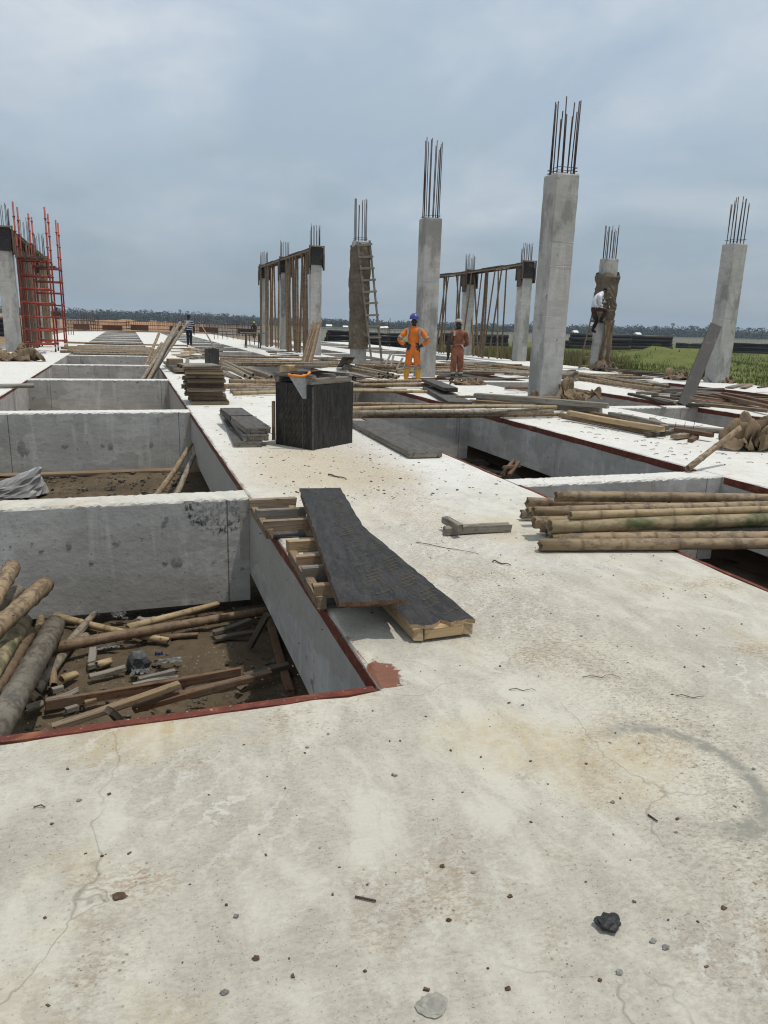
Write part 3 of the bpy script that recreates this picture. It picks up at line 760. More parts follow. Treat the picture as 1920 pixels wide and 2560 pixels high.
formwork(XL, [yL, yL+6.6, yL+13.2], [zL, zL-.05, zL-.1], 'dark timber beam formwork at the left edge above the red scaffold', w_=.54, depth=.86)
def props(X, w_, ys, tops, n, label, group, lean=.45, mats=(BAMP, BAM, BAMP), r=.045, zb=0.0, seed=1):
    rr = random.Random(seed); y0, y1 = ys[0]+.7, ys[-1]-.1
    for i in range(n):
        y = y0+(y1-y0)*(i+rr.uniform(.1, .9))/n
        for q in range(len(ys)-1):
            if ys[q] <= y <= ys[q+1]: t = (y-ys[q])/(ys[q+1]-ys[q]); z = tops[q]+(tops[q+1]-tops[q])*t
        x = X+rr.choice((-.02, w_*.5, w_+.02)); fx, fy = x+rr.uniform(-lean, lean)*.5, y+rr.uniform(-lean, lean)
        bamboo((fx, fy, zb), (x, y, z-.15), r*rr.uniform(.85, 1.15), rr.choice(mats), label % ORD[i], group, name='bamboo_prop', cat='prop', n=7, near=False, node=.4)
props(X1, .5, [yD, yE, yF], [tD, tE, tF], 28, '%s bamboo prop from the near end under the central formwork beam', 'props of the central formwork', .28, r=.06, seed=4)
props(X2, .5, [yT, yU, yV], [tT, tU, tV], 24, '%s slanting bamboo prop from the near end of the right hand formwork', 'props of the right formwork', .8, r=.048, seed=5)
props(XL, .54, [yL, yL+6.6, yL+13.2], [zL, zL, zL-.1], 26, '%s red brown pole from the near end behind the red scaffold', 'props of the left formwork', .25, mats=(BAMP, BAMP, BAM), r=.055, seed=6)
for i in range(8):
    y = yL+1.0+i*.62
    o = stick('timber_prop', (XL+.62+rnd.uniform(-.1, .1), y+rnd.uniform(-.2, .2), 0), (XL+.58, y, zL-.6), .10, .05, WOODR, up=(1, 0, 0))
    tag(o, '%s flat red brown plank from the near end standing beside the red scaffold' % ORD[i], 'prop', 'plank props of the left formwork')

# ------------------------------------------------------------------ red scaffold tower
def scaffold(key, y0, y1, label, ztp):
    xa, xb = -3.88, -2.78; root = empty('scaffold_tower', ((xa+xb)/2, (y0+y1)/2, 0), label, 'scaffold', 'red scaffold towers on wheels')
    lev = [.30, .84, 1.37, 1.90, 2.44, 2.94, 3.53]
    for x in (xa, xb):
        for y in (y0, y1):
            zt = ztp+rnd.uniform(-.08, .08)+(.12 if x == xa else 0)
            b = MB(); pts = []; rad = []
            z = .22
            while z < zt:
                pts.append((x, y, z)); rad.append(.026); z += .25
            b.tube([(x, y, .22), (x, y, zt)], .033, 8)
            st = b.build('standard', SCAF, root, smooth=True)
            for z in list(np.arange(.30, zt-.1, .53)):
                c = MB(); c.tube([(x, y, z-.03), (x, y, z-.012), (x, y, z+.012), (x, y, z+.03)], [.035, .055, .055, .035], 8); c.build('coupler', SCAF, st, smooth=True)
            wh = MB(); wh.tube([(x-.025, y+.05, .075), (x+.025, y+.05, .075)], .075, 14); wh.build('castor', RUBBER, root, smooth=False)
            hb = MB(); hb.tube([(x-.032, y+.05, .075), (x+.032, y+.05, .075)], .03, 10); hb.tube([(x, y+.05, .1), (x, y, .24)], .022, 6); hb.build('castor_fork', STEEL, root)
    for z in lev:
        for y in (y0, y1):
            MB().tube([(xa, y, z), (xb, y, z)], .030, 8).build('ledger', SCAF, root, smooth=True)
        if z in (lev[0], lev[1], lev[3], lev[5], lev[6]):
            for x in (xa, xb): MB().tube([(x, y0, z+.06), (x, y1, z+.06)], .030, 8).build('transom', SCAF, root, smooth=True)
    for k in range(4):
        x = xa+.12+k*.24
        stick('platform_board', (x, y0-.15, lev[6]+.075), (x, y1+.2, lev[6]+.075), .21, .04, WOODD if k % 2 else WOODR, root)
    return root
scaffold('a', 33.0, 34.25, 'nearer red tubular scaffold tower on wheels at left', 5.45)
scaffold('b', 38.0, 39.2, 'farther red tubular scaffold tower behind the first one', 5.6)
tarp = MB()
for i in range(7):
    for j in range(5): tarp.v.append((-3.75+i*.12, 31.6+j*.14+.03*math.sin(i*2), .012+.035*abs(mnoise.noise(Vector((i*.8, j*.9, 3))))))
tarp.f = [(j+i*5, j+1+i*5, j+6+i*5, j+5+i*5) for i in range(6) for j in range(4)]; tarp.m = [0]*24
tag(tarp.build('tarp_scrap', BLUEP, smooth=True, origin=(-3.4, 31.8, 0)), 'small crumpled blue sheet on the slab before the scaffold wheels', 'tarp')

# ------------------------------------------------------------------ ladders
def ladder(a0, a1, b0, b1, n, label, mat, rw=.07, over=.06, t0=.04, t1=.97):
    a0, a1, b0, b1 = map(Vector, (a0, a1, b0, b1)); root = empty('wooden_ladder', (a0+b0)/2, label, 'ladder')
    face = (b0-a0).cross(a1-a0).normalized()
    if face.dot(EYE-a0) < 0: face = -face
    stick('rail', a0, a1, rw, .045, mat, root, up=face, seg=4, warp=.02); stick('rail', b0, b1, rw, .045, mat, root, up=face, seg=4, warp=.02)
    for i in range(n):
        t = t0+(t1-t0)*i/(n-1); p, q = a0.lerp(a1, t), b0.lerp(b1, t); d = (q-p).normalized()*over
        stick('rung', p-d+face*.045+Vector((0, 0, rnd.uniform(-.015, .015))), q+d+face*.045+Vector((0, 0, rnd.uniform(-.015, .015))), .075, .03, mat, root, up=face)
    return root
yl = yC-.08
ladder(G(930, 911), AY(894, 604, yl), G(955, 911), AY(924, 601, yl), 11, 'pale homemade timber ladder standing against the burlap wrapped column', WOODG)
bl, br_ = G(1447, 921), G(1469, 919)
ladder(bl, AY(1484, 772, yS-.1), br_, AY(1504, 776, yS-.1), 7, 'short rough ladder under the man in the white shirt', WOOD, rw=.06)
# ------------------------------------------------------------------ loose material on the slabs
def r8(x, y): return 1280+.38577*x, 860+.38577*y
def r7(x, y): return 840+.38577*x, 860+.38577*y
def r6(x, y): return 440+.38577*x, 820+.38577*y
def r6b(x, y): return 860+.217*x, 860+.217*y
def r4b(x, y): return 1200+.217*x, 800+.217*y
def r5b(x, y): return 1560+.217*x, 780+.217*y
def r1b(x, y): return .1929*x, 740+.1929*y
def r2b(x, y): return 320+.1929*x, 740+.1929*y
def r3b(x, y): return 620+.1929*x, 740+.1929*y
def rp(x, y): return .28933*x, 1360+.28933*y
def rw(x, y): return 300+.42194*x, 1200+.42194*y
def r3(x, y): return 600+.39783*x, 1180+.39783*y
def pole(a, c, z, r, mat, label, group=None, z1=None, ext=0.0, near=True, n=12, **kw):
    p, q = G(*a, z), G(*c, z if z1 is None else z1)
    if ext: q = q+(q-p).normalized()*ext
    return bamboo(p, q, r, mat, label, group, near=near, n=n, **kw)

# near pile reaching out of the frame on the right
g_ = 'bamboo poles in the near right pile'
for (ex, ey), ye, z, r, mat, lab in [
    ((178, 1302), 1292, .046, .042, BAM, 'bamboo pole peeping out behind the lowest front pole of the right pile'),
    ((248, 1272), 1262, .050, .047, BAM, 'tan bamboo pole lying lowest and nearest in the right pile'),
    ((184, 1190), 1182, .050, .036, BAMG, 'small grey bamboo pole end under the green mottled pole'),
    ((226, 1217), 1206, .048, .034, BAMD, 'dark thin bamboo pole tucked under the green mottled pole'),
    ((142, 1156), 1134, .125, .044, BAM, 'brown bamboo pole directly behind the green mottled pole'),
    ((246, 1182), 1138, .140, .051, BAMM, 'thick bamboo pole with dark green mottling at right'),
    ((62, 1102), 1090, .050, .036, BAMG, 'bamboo pole whose cut end sticks out farthest left in the right pile'),
    ((100, 1088), 1066, .110, .040, BAM, 'bamboo pole with a round open end beside the leftmost end'),
    ((142, 1090), 1048, .180, .040, BAM, 'bamboo pole with a dark open end on the left of the right pile'),
    ((376, 1110), 1074, .215, .028, BAMY, 'thin straw coloured bamboo pole lying on top of the right pile'),
    ((96, 1028), 1036, .100, .042, BAM, 'tan bamboo pole at the back of the right pile'),
    ((286, 985), 1002, .190, .043, BAM, 'topmost bamboo pole bridging the opening at right')]:
    pole(r8(ex, ey), r8(1659, ye), z, r, mat, lab, g_, z1=z*.9+.01, ext=2.6, n=16)
# long poles bridging the second opening
g_ = 'poles bridging the opening beyond the black box'
for a, c, z, r, mat, lab in [
    ((-200, 462), (1462, 456), .050, .044, BAM, 'long brown bamboo pole in front of the others bridging the middle opening'),
    ((-240, 446), (1405, 434), .120, .050, BAMG, 'thick grey green bamboo pole bridging the middle opening'),
    ((-220, 428), (1428, 408), .185, .034, BAMY, 'straw coloured bamboo pole on top of those bridging the middle opening'),
    ((-260, 405), (1300, 402), .060, .042, BAMG, 'weathered bamboo pole at the back of those bridging the middle opening'),
    ((-200, 398), (1010, 410), .130, .034, BAM, 'shorter bamboo pole at the back of those bridging the middle opening')]:
    pole(r7(*a), r7(*c), z, r, mat, lab, g_)
# poles behind the black box
g_ = 'poles lying behind the black box'
for a, c, z, r, mat, lab in [
    (r6(345, 345), r6b(885, 426), .150, .050, BAM, 'thick bamboo pole on top of those behind the black box'),
    (r6(300, 378), r6b(1012, 470), .085, .052, BAM, 'longest bamboo pole behind the black box'),
    (r6(400, 384), r6b(720, 532), .060, .040, BAMG, 'grey bamboo pole behind the black box'),
    (r6(350, 408), r6b(640, 545), .050, .042, BAMG, 'weathered bamboo pole lying low behind the black box'),
    (r6(368, 424), r6b(956, 548), .050, .040, BAMY, 'pale straw bamboo pole nearest behind the black box')]:
    pole(a, c, z, r, mat, lab, g_)
g_ = 'poles in the slanting heap behind the timber stack'
for a, c, z in [((1250, 850), (1625, 1022), .16), ((1235, 885), (1580, 1062), .13), ((1215, 925), (1515, 1035), .17), ((1115, 965), (1460, 1078), .06), ((1500, 930), (1712, 985), .10), ((1480, 962), (1822, 1050), .05), ((1300, 932), (1790, 1088), .05), ((1420, 930), (1860, 1046), .12)]:
    pole(r2b(*a), r2b(*c), z, .055, rnd.choice((BAM, BAMG)), 'bamboo pole in the slanting heap between timber stack and black box', g_, n=10)
g_ = 'poles in the long row across the slabs'
for a, c, z, r in [(r2b(1190, 782), r3b(1250, 806), .07, .05), (r2b(1190, 806), r3b(1180, 838), .07, .05), (r2b(1185, 842), r3b(1170, 862), .06, .05), (r2b(1180, 882), r3b(1195, 905), .06, .058), (r2b(855, 792), r2b(1015, 800), .07, .055), (r2b(1190, 868), r3b(1165, 880), .14, .045), (r3b(840, 800), r3b(1220, 842), .13, .045)]:
    pole(a, c, z, r, rnd.choice((BAM, BAMG, BAM)), 'bamboo pole in the long row before the leaning bundle', g_, near=False, n=8)
g_ = 'poles in the pile beside the orange worker'
for i, (a, c) in enumerate([((140, 240), (590, 277)), ((20, 245), (505, 340)), ((0, 272), (405, 345)), ((160, 262), (605, 318)), ((60, 300), (405, 382)), ((200, 300), (450, 378)), ((250, 290), (510, 378)), ((300, 310), (565, 355)), ((300, 330), (605, 388)), ((260, 335), (632, 374))]):
    pole(r6b(*a), r6b(*c), (.22, .24, .2, .14, .06, .06, .06, .13, .06, .06)[i], .052, rnd.choice((BAM, BAMG)), 'bamboo pole in the pile left of the yellow boots', g_, n=10)
# bundles standing in the openings and leaning out over the slab
def lean(q, top, Yq, Yt, r, mat, label, group, zb=-.92):
    a, c = AY(*q, Yq), AY(*top, Yt); d = (a-c).normalized(); k = (zb-c.z)/d.z
    return bamboo(c+d*k, c, r, mat, label, group, near=False, n=9)
g_ = 'bamboo bundle leaning out of the left bays'
for q, t, Y in [((195, 1062), (545, 515), 20.6), ((225, 1062), (675, 345), 20.9), ((275, 1062), (640, 455), 21.2), ((315, 1062), (782, 335), 21.3), ((250, 1062), (600, 410), 20.7), ((215, 900), (400, 490), 26.2), ((240, 900), (436, 612), 26.4)]:
    lean(r2b(*q), r2b(*t), Y, Y+2.6, .058, rnd.choice((BAM, BAMG)), 'bamboo pole in the bundle leaning out of the left bays', g_)
g_ = 'bamboo bundle leaning before the central formwork'
for q, t, Y in [((690, 925), (845, 335), 25.3), ((735, 925), (900, 345), 25.5), ((770, 925), (912, 385), 25.4), ((795, 925), (940, 325), 25.7), ((715, 925), (870, 400), 25.2)]:
    lean(r3b(*q), r3b(*t), Y, Y+1.5, .058, rnd.choice((BAMP, BAM)), 'bamboo pole in the bundle leaning before the central formwork', g_)
# poles and boards laid across the left bays
g_ = 'poles laid across the left bays'
for i in range(12):
    y = 31.15+i*.62+rnd.uniform(-.1, .1); xs = -2.5+rnd.uniform(-.3, .5)
    bamboo((xs, y, .05+.03*(i % 2)), (1.25+rnd.uniform(-.3, .4), y+rnd.uniform(-.3, .3), .05), .055, rnd.choice((BAM, BAMP, BAMG)), '%s bamboo pole from the near side laid across the left bay past the scaffold' % ORD[i], g_, near=False, n=8)
pole((160, 855.7), (470, 864), .05, .055, BAM, 'very long thin pole crossing the slabs past the red scaffold wheels', near=False, n=8)
g_ = 'poles scattered right of the rust coloured worker'
for a, c, z in [((-60, 508), (560, 560), .1), ((-60, 540), (505, 602), .1), ((-40, 566), (548, 640), .06), ((100, 520), (562, 575), .15), ((-80, 520), (540, 590), .05), ((940, 612), (1130, 636), .06), ((930, 650), (1120, 690), .06), ((0, 610), (170, 612), .03)]:
    pole(r4b(*a), r4b(*c), z, .05, rnd.choice((BAM, BAMP, BAMG)), 'bamboo pole scattered between the rust coloured worker and the tallest column', g_, near=False, n=8)
g_ = 'poles strewn across the right hand strips'
for k in range(16):
    x, y = rnd.uniform(8.6, 15.5), rnd.uniform(18.5, 27.5); l = rnd.uniform(3.5, 6.0)
    bamboo((x-l*.45, y+rnd.uniform(.0, .9), .05+.05*(k % 3)), (x+l*.55, y-rnd.uniform(.0, .9), .05), .048, rnd.choice((BAM, BAMP, BAMG)), 'bamboo pole strewn across the strips behind the tallest column', g_, near=False, n=8)
g_ = 'poles ending in front of the leaning dark plank'
for a, c, z, r in [((1130, 630), (335+1659, 850-378), .14, .055), ((1300, 655), (522+1659, 858-378), .10, .05), ((1140, 672), (390+1659, 910-378), .06, .055), ((1400, 705), (515+1659, 912-378), .06, .05), ((1480, 700), (578+1659, 916-378), .06, .05), ((1350, 680), (432+1659, 890-378), .12, .05)]:
    q = (r4b(*a)); e = (r5b(c[0]-1659, c[1]+378))
    pole(q, e, z, r, rnd.choice((BAM, BAM, BAMG)), 'bamboo pole whose cut end points at the leaning dark plank', g_, n=10)
pole(r8(1140, 808), r8(1475, 545), .04, .036, BAM, 'single bamboo pole leaning on the big burlap bundle at right', z1=.42)
o = pole(r2b(1128, 690), r2b(968, 408), .45, .030, BAM, 'thin stick leaning on the small black form box', z1=1.15, near=False, n=8)
# grey pipe on the left slab
b = MB(); p0, p1 = G(-60, 966, .045), G(85, 964, .045); L = (p1-p0).length
b.tube([(0, 0, .1), (0, 0, L), (0, 0, L), (0, 0, L-.1)], [.045, .045, .038, .038], 14); o = b.build('grey_pipe', PIPEG, smooth=False); place(o, p0, p1); tag(o, 'pale grey pipe lying on the slab at the left edge', 'pipe')

# ------------------------------------------------------------------ sawn timber
def plank(a, c, z, wd, ht, mat, label, group=None, z1=None, name='timber_plank', cat='plank', ext=0):
    p, q = G(*a, z), G(*c, z if z1 is None else z1)
    if ext: q = q+(q-p).normalized()*ext
    o = stick(name, p, q, wd, ht, mat, seg=3, warp=.012); return tag(o, label, cat, group)
plank(r4b(-60, 868), r4b(1475, 990), .16, .16, .09, WOODG, 'upper heavy grey timber lying before the tallest column', name='heavy_timber', cat='timber')
plank(r4b(-20, 905), r4b(1390, 1042), .06, .16, .10, WOODG, 'lower heavy grey timber lying before the tallest column', name='heavy_timber', cat='timber')
plank(r4b(-120, 935), r4b(420, 965), .03, .18, .06, WOOD, 'brown plank end poking out left of the heavy timbers')
plank(r4b(820, 615), r4b(1090, 580), .05, .10, .05, WOODR, 'short reddish board behind the tallest column'); plank(r4b(985, 712), r4b(1115, 600), .05, .09, .05, WOODG, 'short grey board slanting up behind the burlap heap', z1=.4)
plank(r4b(1060, 712), r4b(1120, 630), .05, .09, .05, WOOD, 'short pale board beside the slanting grey one', z1=.34)
g_ = 'timbers in the right strip pile'
for a, c, z, m, lab in [((320, 460), (888, 566), .05, WOOD, 'lowest pale timber of the pile right of the heavy timbers'), ((370, 446), (975, 552), .13, WOODN, 'long fresh pale timber on top of the pile at right'), ((520, 452), (985, 545), .07, WOODR, 'red brown timber in the pile right of the heavy timbers'), ((640, 455), (980, 528), .12, WOODG, 'grey timber at the back of the pile right of the heavy timbers')]:
    plank(r8(*a), r8(*c), z, .10, .075, m, lab, g_)
plank(r8(905, 488), r8(1000, 545), .06, .09, .06, WOODG, 'stubby grey timber end behind the pale timbers', z1=.13); plank(r8(975, 525), r8(1560, 572), .05, .16, .05, WOODG, 'long grey plank with nails pointing up at right')
plank(r8(870, 588), r8(1085, 562), .04, .08, .05, WOODD, 'short dark timber before the grey plank at right'); plank(r8(1050, 600), r8(1190, 578), .05, .10, .06, WOOD, 'short tan timber before the grey plank at right')
plank(r8(1060, 555), r8(1300, 592), .09, .09, .06, WOODR, 'short red brown timber crossing the grey plank'); plank(r8(1155, 625), r8(1195, 602), .03, .07, .05, WOODR, 'tiny reddish offcut on the right slab')
for k in range(3):
    p = G(*r8(1055+k*60, 545), .07); b = MB(); b.tube([p, p+Vector((.01, 0, .09))], .004, 5); o = b.build('nail', REBAR, origin=p); tag(o, 'nail standing up out of the long grey plank', 'nail', 'nails in the grey plank')
g_ = 'timbers in the far right pile'
for a, c, z in [((750, 992), (1600, 1122), .05), ((860, 952), (1700, 1066), .12), ((1150, 940), (1720, 1052), .17), ((1000, 962), (1700, 1082), .07), ((780, 1012), (1700, 1136), .04), ((940, 1068), (1660, 1140), .12), ((1040, 950), (1700, 1100), .15), ((800, 975), (1500, 1060), .08)]:
    plank(r5b(*a), r5b(*c), z, .11, .06, rnd.choice((WOODR, WOOD, WOODR)), 'red brown timber in the far right pile past the leaning plank', g_)
g_ = 'timbers left of the leaning plank'
for a, c, z in [((70, 945), (535, 1052), .10), ((150, 930), (395, 948), .10), ((330, 972), (640, 1002), .05), ((380, 1000), (600, 1045), .05), ((560, 968), (660, 962), .05), ((740, 1062), (990, 1082), .10), ((745, 1085), (960, 1050), .04)]:
    plank(r5b(*a), r5b(*c), z, .12, .06, rnd.choice((WOODG, WOOD, WOODD)), 'short weathered timber by the foot of the leaning plank', g_)
g_ = 'dark boards on the outer slab'
for a, c, z in [((0, 690), (480, 722), .10), ((0, 705), (450, 742), .05), ((-90, 680), (300, 700), .15), ((-330, 640), (380, 700), .12)]:
    plank(r5b(*a), r5b(*c), z, .24, .04, WOODD, 'dark wet board stacked on the outer slab before the grass', g_)
plank(r5b(1210, 872), r5b(1400, 832), .03, .2, .04, WOODG, 'flat grey board on the outer slab near the right edge'); plank(r5b(1370, 868), r5b(1470, 830), .05, .16, .03, WOOD, 'small pale board beside the flat grey one on the outer slab')
plank(r5b(-360, 618), r5b(-10, 615), .05, .12, .05, WOODR, 'reddish board across the foot of the man with the white shirt\'s ladder')
# L of two timbers on the near slab
plank(r3(1285, 372), r3(1690, 348), .03, .06, .06, WOODG, 'long grey stick of the L on the slab before the bamboo pile'); plank(r3(1290, 300), r3(1385, 352), .075, .05, .05, WOODG, 'short block laid on the end of the grey stick', z1=.075)
# far heaps of broken boards between the slabs
g_ = 'broken boards heaped by the ladder'
for k in range(26):
    x, y = rnd.uniform(920, 1300), rnd.uniform(985, 1085)
    a = r3b(x, y*1.0); s = rnd.uniform(120, 320)
    c = (a[0]+s*.1929, a[1]+rnd.uniform(-6, 16))
    yy = G(*a)
    o = stick('broken_board', G(*a, .1+.02*k % .3), G(*c, .05+.25*rnd.random()), .18, .03, rnd.choice((WOODG, WOODD, WOODG)), seg=2, warp=.03)
    tag(o, 'weathered board in the heap behind the burlap wrapped column', 'board', g_)
g_ = 'boards strewn past the timber stack'
for k in range(22):
    x, y = rnd.uniform(520, 980), rnd.uniform(655, 790); a = r2b(x, y); c = r2b(x+rnd.uniform(90, 330), y+rnd.uniform(-22, 34))
    o = stick('loose_board', G(*a, .03+.05*rnd.random()), G(*c, .03+.05*rnd.random()), rnd.uniform(.08, .2), .035, rnd.choice((WOOD, WOODR, WOODG, WOODN)), seg=1)
    tag(o, 'loose board strewn on the slab left of the small form box', 'board', g_)
g_ = 'boards strewn about the right hand strips'
for k in range(34):
    x, y = rnd.choice(((rnd.uniform(1010, 1330), rnd.uniform(915, 950)), (rnd.uniform(1400, 1570), rnd.uniform(928, 972)), (rnd.uniform(1540, 1900), rnd.uniform(968, 1010)), (rnd.uniform(1000, 1090), rnd.uniform(925, 962))))
    p = G(x, y, .04+.10*rnd.random())
    if not any(a-.1 < p.x < c_+.1 for a, c_ in ((5.77, 8.9), (10.85, 12.6), (15.5, 17.8))): p.x = rnd.choice((rnd.uniform(6, 8.8), rnd.uniform(10.9, 12.5)))
    a = rnd.uniform(-.5, .35); l = rnd.uniform(.7, 2.4); q = p+Vector((math.cos(a)*l, math.sin(a)*l, rnd.uniform(-.03, .06)))
    o = stick('loose_board', p, q, rnd.uniform(.05, .14), .04, rnd.choice((WOODR, WOODG, WOOD, WOODD)), seg=2, warp=.02); tag(o, 'loose board strewn on the strips about the tallest column', 'board', g_)
g_ = 'sticks strewn before the central formwork'
for k in range(12):
    x, y = rnd.uniform(200, 560), rnd.uniform(705, 770); a = r3b(x, y); c = r3b(x+rnd.uniform(60, 220), y+rnd.uniform(-8, 22))
    o = stick('loose_board', G(*a, .03+.06*rnd.random()), G(*c, .03+.06*rnd.random()), .07, .04, rnd.choice((WOODR, WOODD, WOOD)))
    tag(o, 'dark stick strewn on the slab at the foot of the central props', 'board', g_)
g_ = 'sticks standing in the opening'
for a, c in [((480, 240), (540, 110)), ((540, 250), (572, 128)), ((610, 280), (675, 165)), ((690, 280), (725, 180))]:
    p, q = AY(*r6b(*a), 23.0), AY(*r6b(*c), 24.0); o = stick('standing_stick', p+(p-q)*.6, q, .06, .05, WOODG); tag(o, 'grey stick standing out of the bay left of the orange worker', 'stick', g_)
plank(r2b(760, 900), r2b(775, 790), .03, .12, .04, WOODG, 'small grey board pointing away past the timber stack')
p = G(*r2b(610, 850), .28); o = stick('timber_block', p+Vector((-.2, 0, 0)), p+Vector((.2, .1, 0)), .22, .16, WOOD); tag(o, 'small brown timber block resting on a board past the leaning bundle', 'block')

# ------------------------------------------------------------------ formwork panels
def panel(far, near_, zf, zn, wd, mat, label, group=None, th=.018, fr=.055, bmat=WOOD, text=None, rails=True, jag=False, rec=0.0):
    """a film faced sheet nailed on a frame of battens, from its far end to its near end"""
    p, q = (far if isinstance(far, Vector) else G(*far, zf)), (near_ if isinstance(near_, Vector) else G(*near_, zn))
    root = empty('plywood_shutter', q, label, 'panel', group); d = (q-p).normalized(); s = d.cross(Vector((0, 0, 1))).normalized(); n = s.cross(d); L = (q-p).length
    if n.z < 0: n = -n
    # sheet with torn short edge
    b = MB(); rr = random.Random(int(L*1000)); N = 40; M_ = 10; vs = []
    for i in range(N+1):
        for j in range(M_+1):
            e = (rr.uniform(-.006, .006) if i in (0, N) else 0); t = (rr.uniform(-.004, .004) if j in (0, M_) else 0)
            if jag and i == N: e = -rr.random()**3*.05
            vs.append(((j/M_-.5)*wd+t, th/2+(.002*mnoise.noise(Vector((i*.3, j*.5, L)))), L*i/N+e))
    top = len(vs); vs += [(x, y-th, z) for x, y, z in vs]
    fs = []
    W1 = M_+1
    for i in range(N):
        for j in range(M_):
            a = i*W1+j; fs.append((a, a+1, a+W1+1, a+W1)); fs.append((top+a+W1, top+a+W1+1, top+a+1, top+a))
    rim = [(i*W1) for i in range(N+1)]+[N*W1+j for j in range(1, W1)]+[i*W1+M_ for i in reversed(range(N))]+[j for j in reversed(range(1, M_))]
    for a, c in zip(rim, rim[1:]+rim[:1]): fs.append((a, top+a, top+c, c))
    b.add(vs, fs)
    for k in range(len(rim)): b.m[-1-k] = 1
    o = b.build('film_sheet', [mat, bmat]); place(o, p+n*0, q, root, up=n)
    off = -n*(th/2+fr/2)
    if rails:
        for t in (-1, 1): stick('rail_batten', p+off+s*t*(wd/2-.03), q+off+s*t*(wd/2-.03)-d*(.01+rec), .05, fr, bmat, root, up=n)
        k = max(2, int(L/.6))
        for i in range(k+1):
            c = p+off+d*(.03+(L-.06-rec)*i/k); stick('cross_batten', c-s*(wd/2-.058), c+s*(wd/2-.058), .05, fr, bmat, root, up=n)
    if text: lettering(text, o, wd, L, th/2+.0032, root, x0=.0, x1=.66, z0=.10, rowstep=.036)
    return root
def lettering(word, sheet, wd, L, y, root, size=.028, x0=.0, x1=1.0, z0=0.0, z1=1.0, rowstep=.055):
    """rows of faded diagonal print on the film face, as flat letters"""
    cu = bpy.data.curves.new('print', 'FONT'); cu.body = word; cu.size = size; cu.resolution_u = 1
    to = bpy.data.objects.new('print', cu); COL.objects.link(to)
    tm = eval_mesh(to)
    V = [v.co.copy() for v in tm.vertices]; F = [tuple(p.vertices) for p in tm.polygons]
    bpy.data.curves.remove(cu); bpy.data.meshes.remove(tm)
    wl_ = max(v.x for v in V)+size*.5; ang = R(32); ca, sa = math.cos(ang), math.sin(ang)
    b = MB(); rr = random.Random(3); R_ = int(max(wd, L)*1.6/rowstep); C_ = int(max(wd, L)*1.6/wl_)+1
    for i in range(-R_, R_):
        for j in range(-C_, C_):
            if rr.random() < .10: continue
            ox, oz = j*wl_+(i % 3)*wl_*.33, i*rowstep
            cx_, cz = ox*ca-oz*sa, ox*sa+oz*ca
            ext = wl_*.9
            if not (-wd/2+wd*x0+.02 < cx_ and cx_+ext*ca < -wd/2+wd*x1-.02 and L*z0+.02 < cz and cz+ext*sa < L*z1-.05): continue
            b.add([(-(cx_+v.x*ca-v.y*sa), y, cz+v.x*sa+v.y*ca) for v in V], F)
    tx = b.build('printed_lettering', PRINT); tx['kind'] = 'stuff'; tx.parent = root; tx.matrix_basis = sheet.matrix_basis.copy()
    return tx
# the two long panels beside the near opening
panel(Vector((1.305, 5.20, .205)), Vector((.985, 2.94, .185)), 0, 0, .305, FILM, 'long black film faced panel lying on top beside the near opening', text='R AND B', th=.02, fr=.05, bmat=WOODR, jag=True, rec=.10)
panel(Vector((1.272, 4.85, .085)), Vector((1.310, 2.86, .078)), 0, 0, .31, FILM, 'lower black panel sticking out beneath the long one towards the viewer', text='R AND B', th=.018, fr=.055, bmat=WOODN, jag=True)
def open_frame(x0, x1, y0, y1, z0, skew, label, ks):
    root = empty('timber_pallet', ((x0+x1)/2, (y0+y1)/2, z0), label, 'frame')
    f = lambda u, v, z: Vector((x0+(x1-x0)*u+skew*v, y0+(y1-y0)*v, z))
    for u in (.08, .92): stick('rail', f(u, 0, z0+.035), f(u, 1, z0+.035), .05, .065, WOOD, root)
    for i, v in enumerate(ks): stick('batten', f(-.02, v, z0+.085), f(1.02, v, z0+.085), .045, .075, (WOOD, WOODG, WOOD, WOODN)[i % 4], root, seg=1)
    stick('sheet', f(.5, .02, z0+.004), f(.5, .98, z0+.004), (x1-x0)*.9, .008, FILMG, root)
    return root
open_frame(.80, 1.13, 4.66, 5.34, .006, 0.0, 'short open timber frame overhanging the edge of the near opening', (.04, .48, .95))
open_frame(.83, 1.13, 3.36, 4.22, .006, .03, 'timber frame mostly hidden under the long black panel', (.05, .38, .62, .96))
# four panels by the black box
g_ = 'panels stacked left of the black box'
panel((575, 1026), (621, 1107), .055, .055, .32, FILMG, 'bottom panel of the small stack left of the black box', g_, bmat=WOODG)
panel((582, 1022), (640, 1089), .135, .130, .30, FILMG, 'second panel up in the small stack left of the black box', g_, bmat=WOODG)
panel((606, 1042), (646, 1071), .215, .205, .30, FILMG, 'top near panel of the small stack left of the black box', g_, bmat=WOODG)
panel((577, 1021), (603, 1040), .215, .215, .30, FILMG, 'short panel at the back on top of the small stack', g_, bmat=WOODD)
# panel hanging over the opening right of the black box
panel(r7(170, 500), r7(585, 700), .07, .075, .40, FILMG, 'wide scuffed panel lying right of the black box at the opening', bmat=WOODG)
panel(r6b(1020, 498), r6b(1345, 672), .08, .08, .46, FILMG, 'dark panel lying beneath the smaller ones behind the pole ends', bmat=WOODD); panel(r6b(965, 404), r6b(1228, 508), .22, .22, .30, FILMG, 'upper dark panel of the two before the rust coloured worker', bmat=WOODD); panel(r6b(990, 425), r6b(1240, 520), .145, .145, .29, FILMG, 'middle dark panel of those before the rust coloured worker', bmat=WOODD)
panel(r3b(560, 945), r3b(1050, 1070), .05, .05, .7, FILMG, 'grey panel lying over the opening behind the black box top', bmat=WOODG)
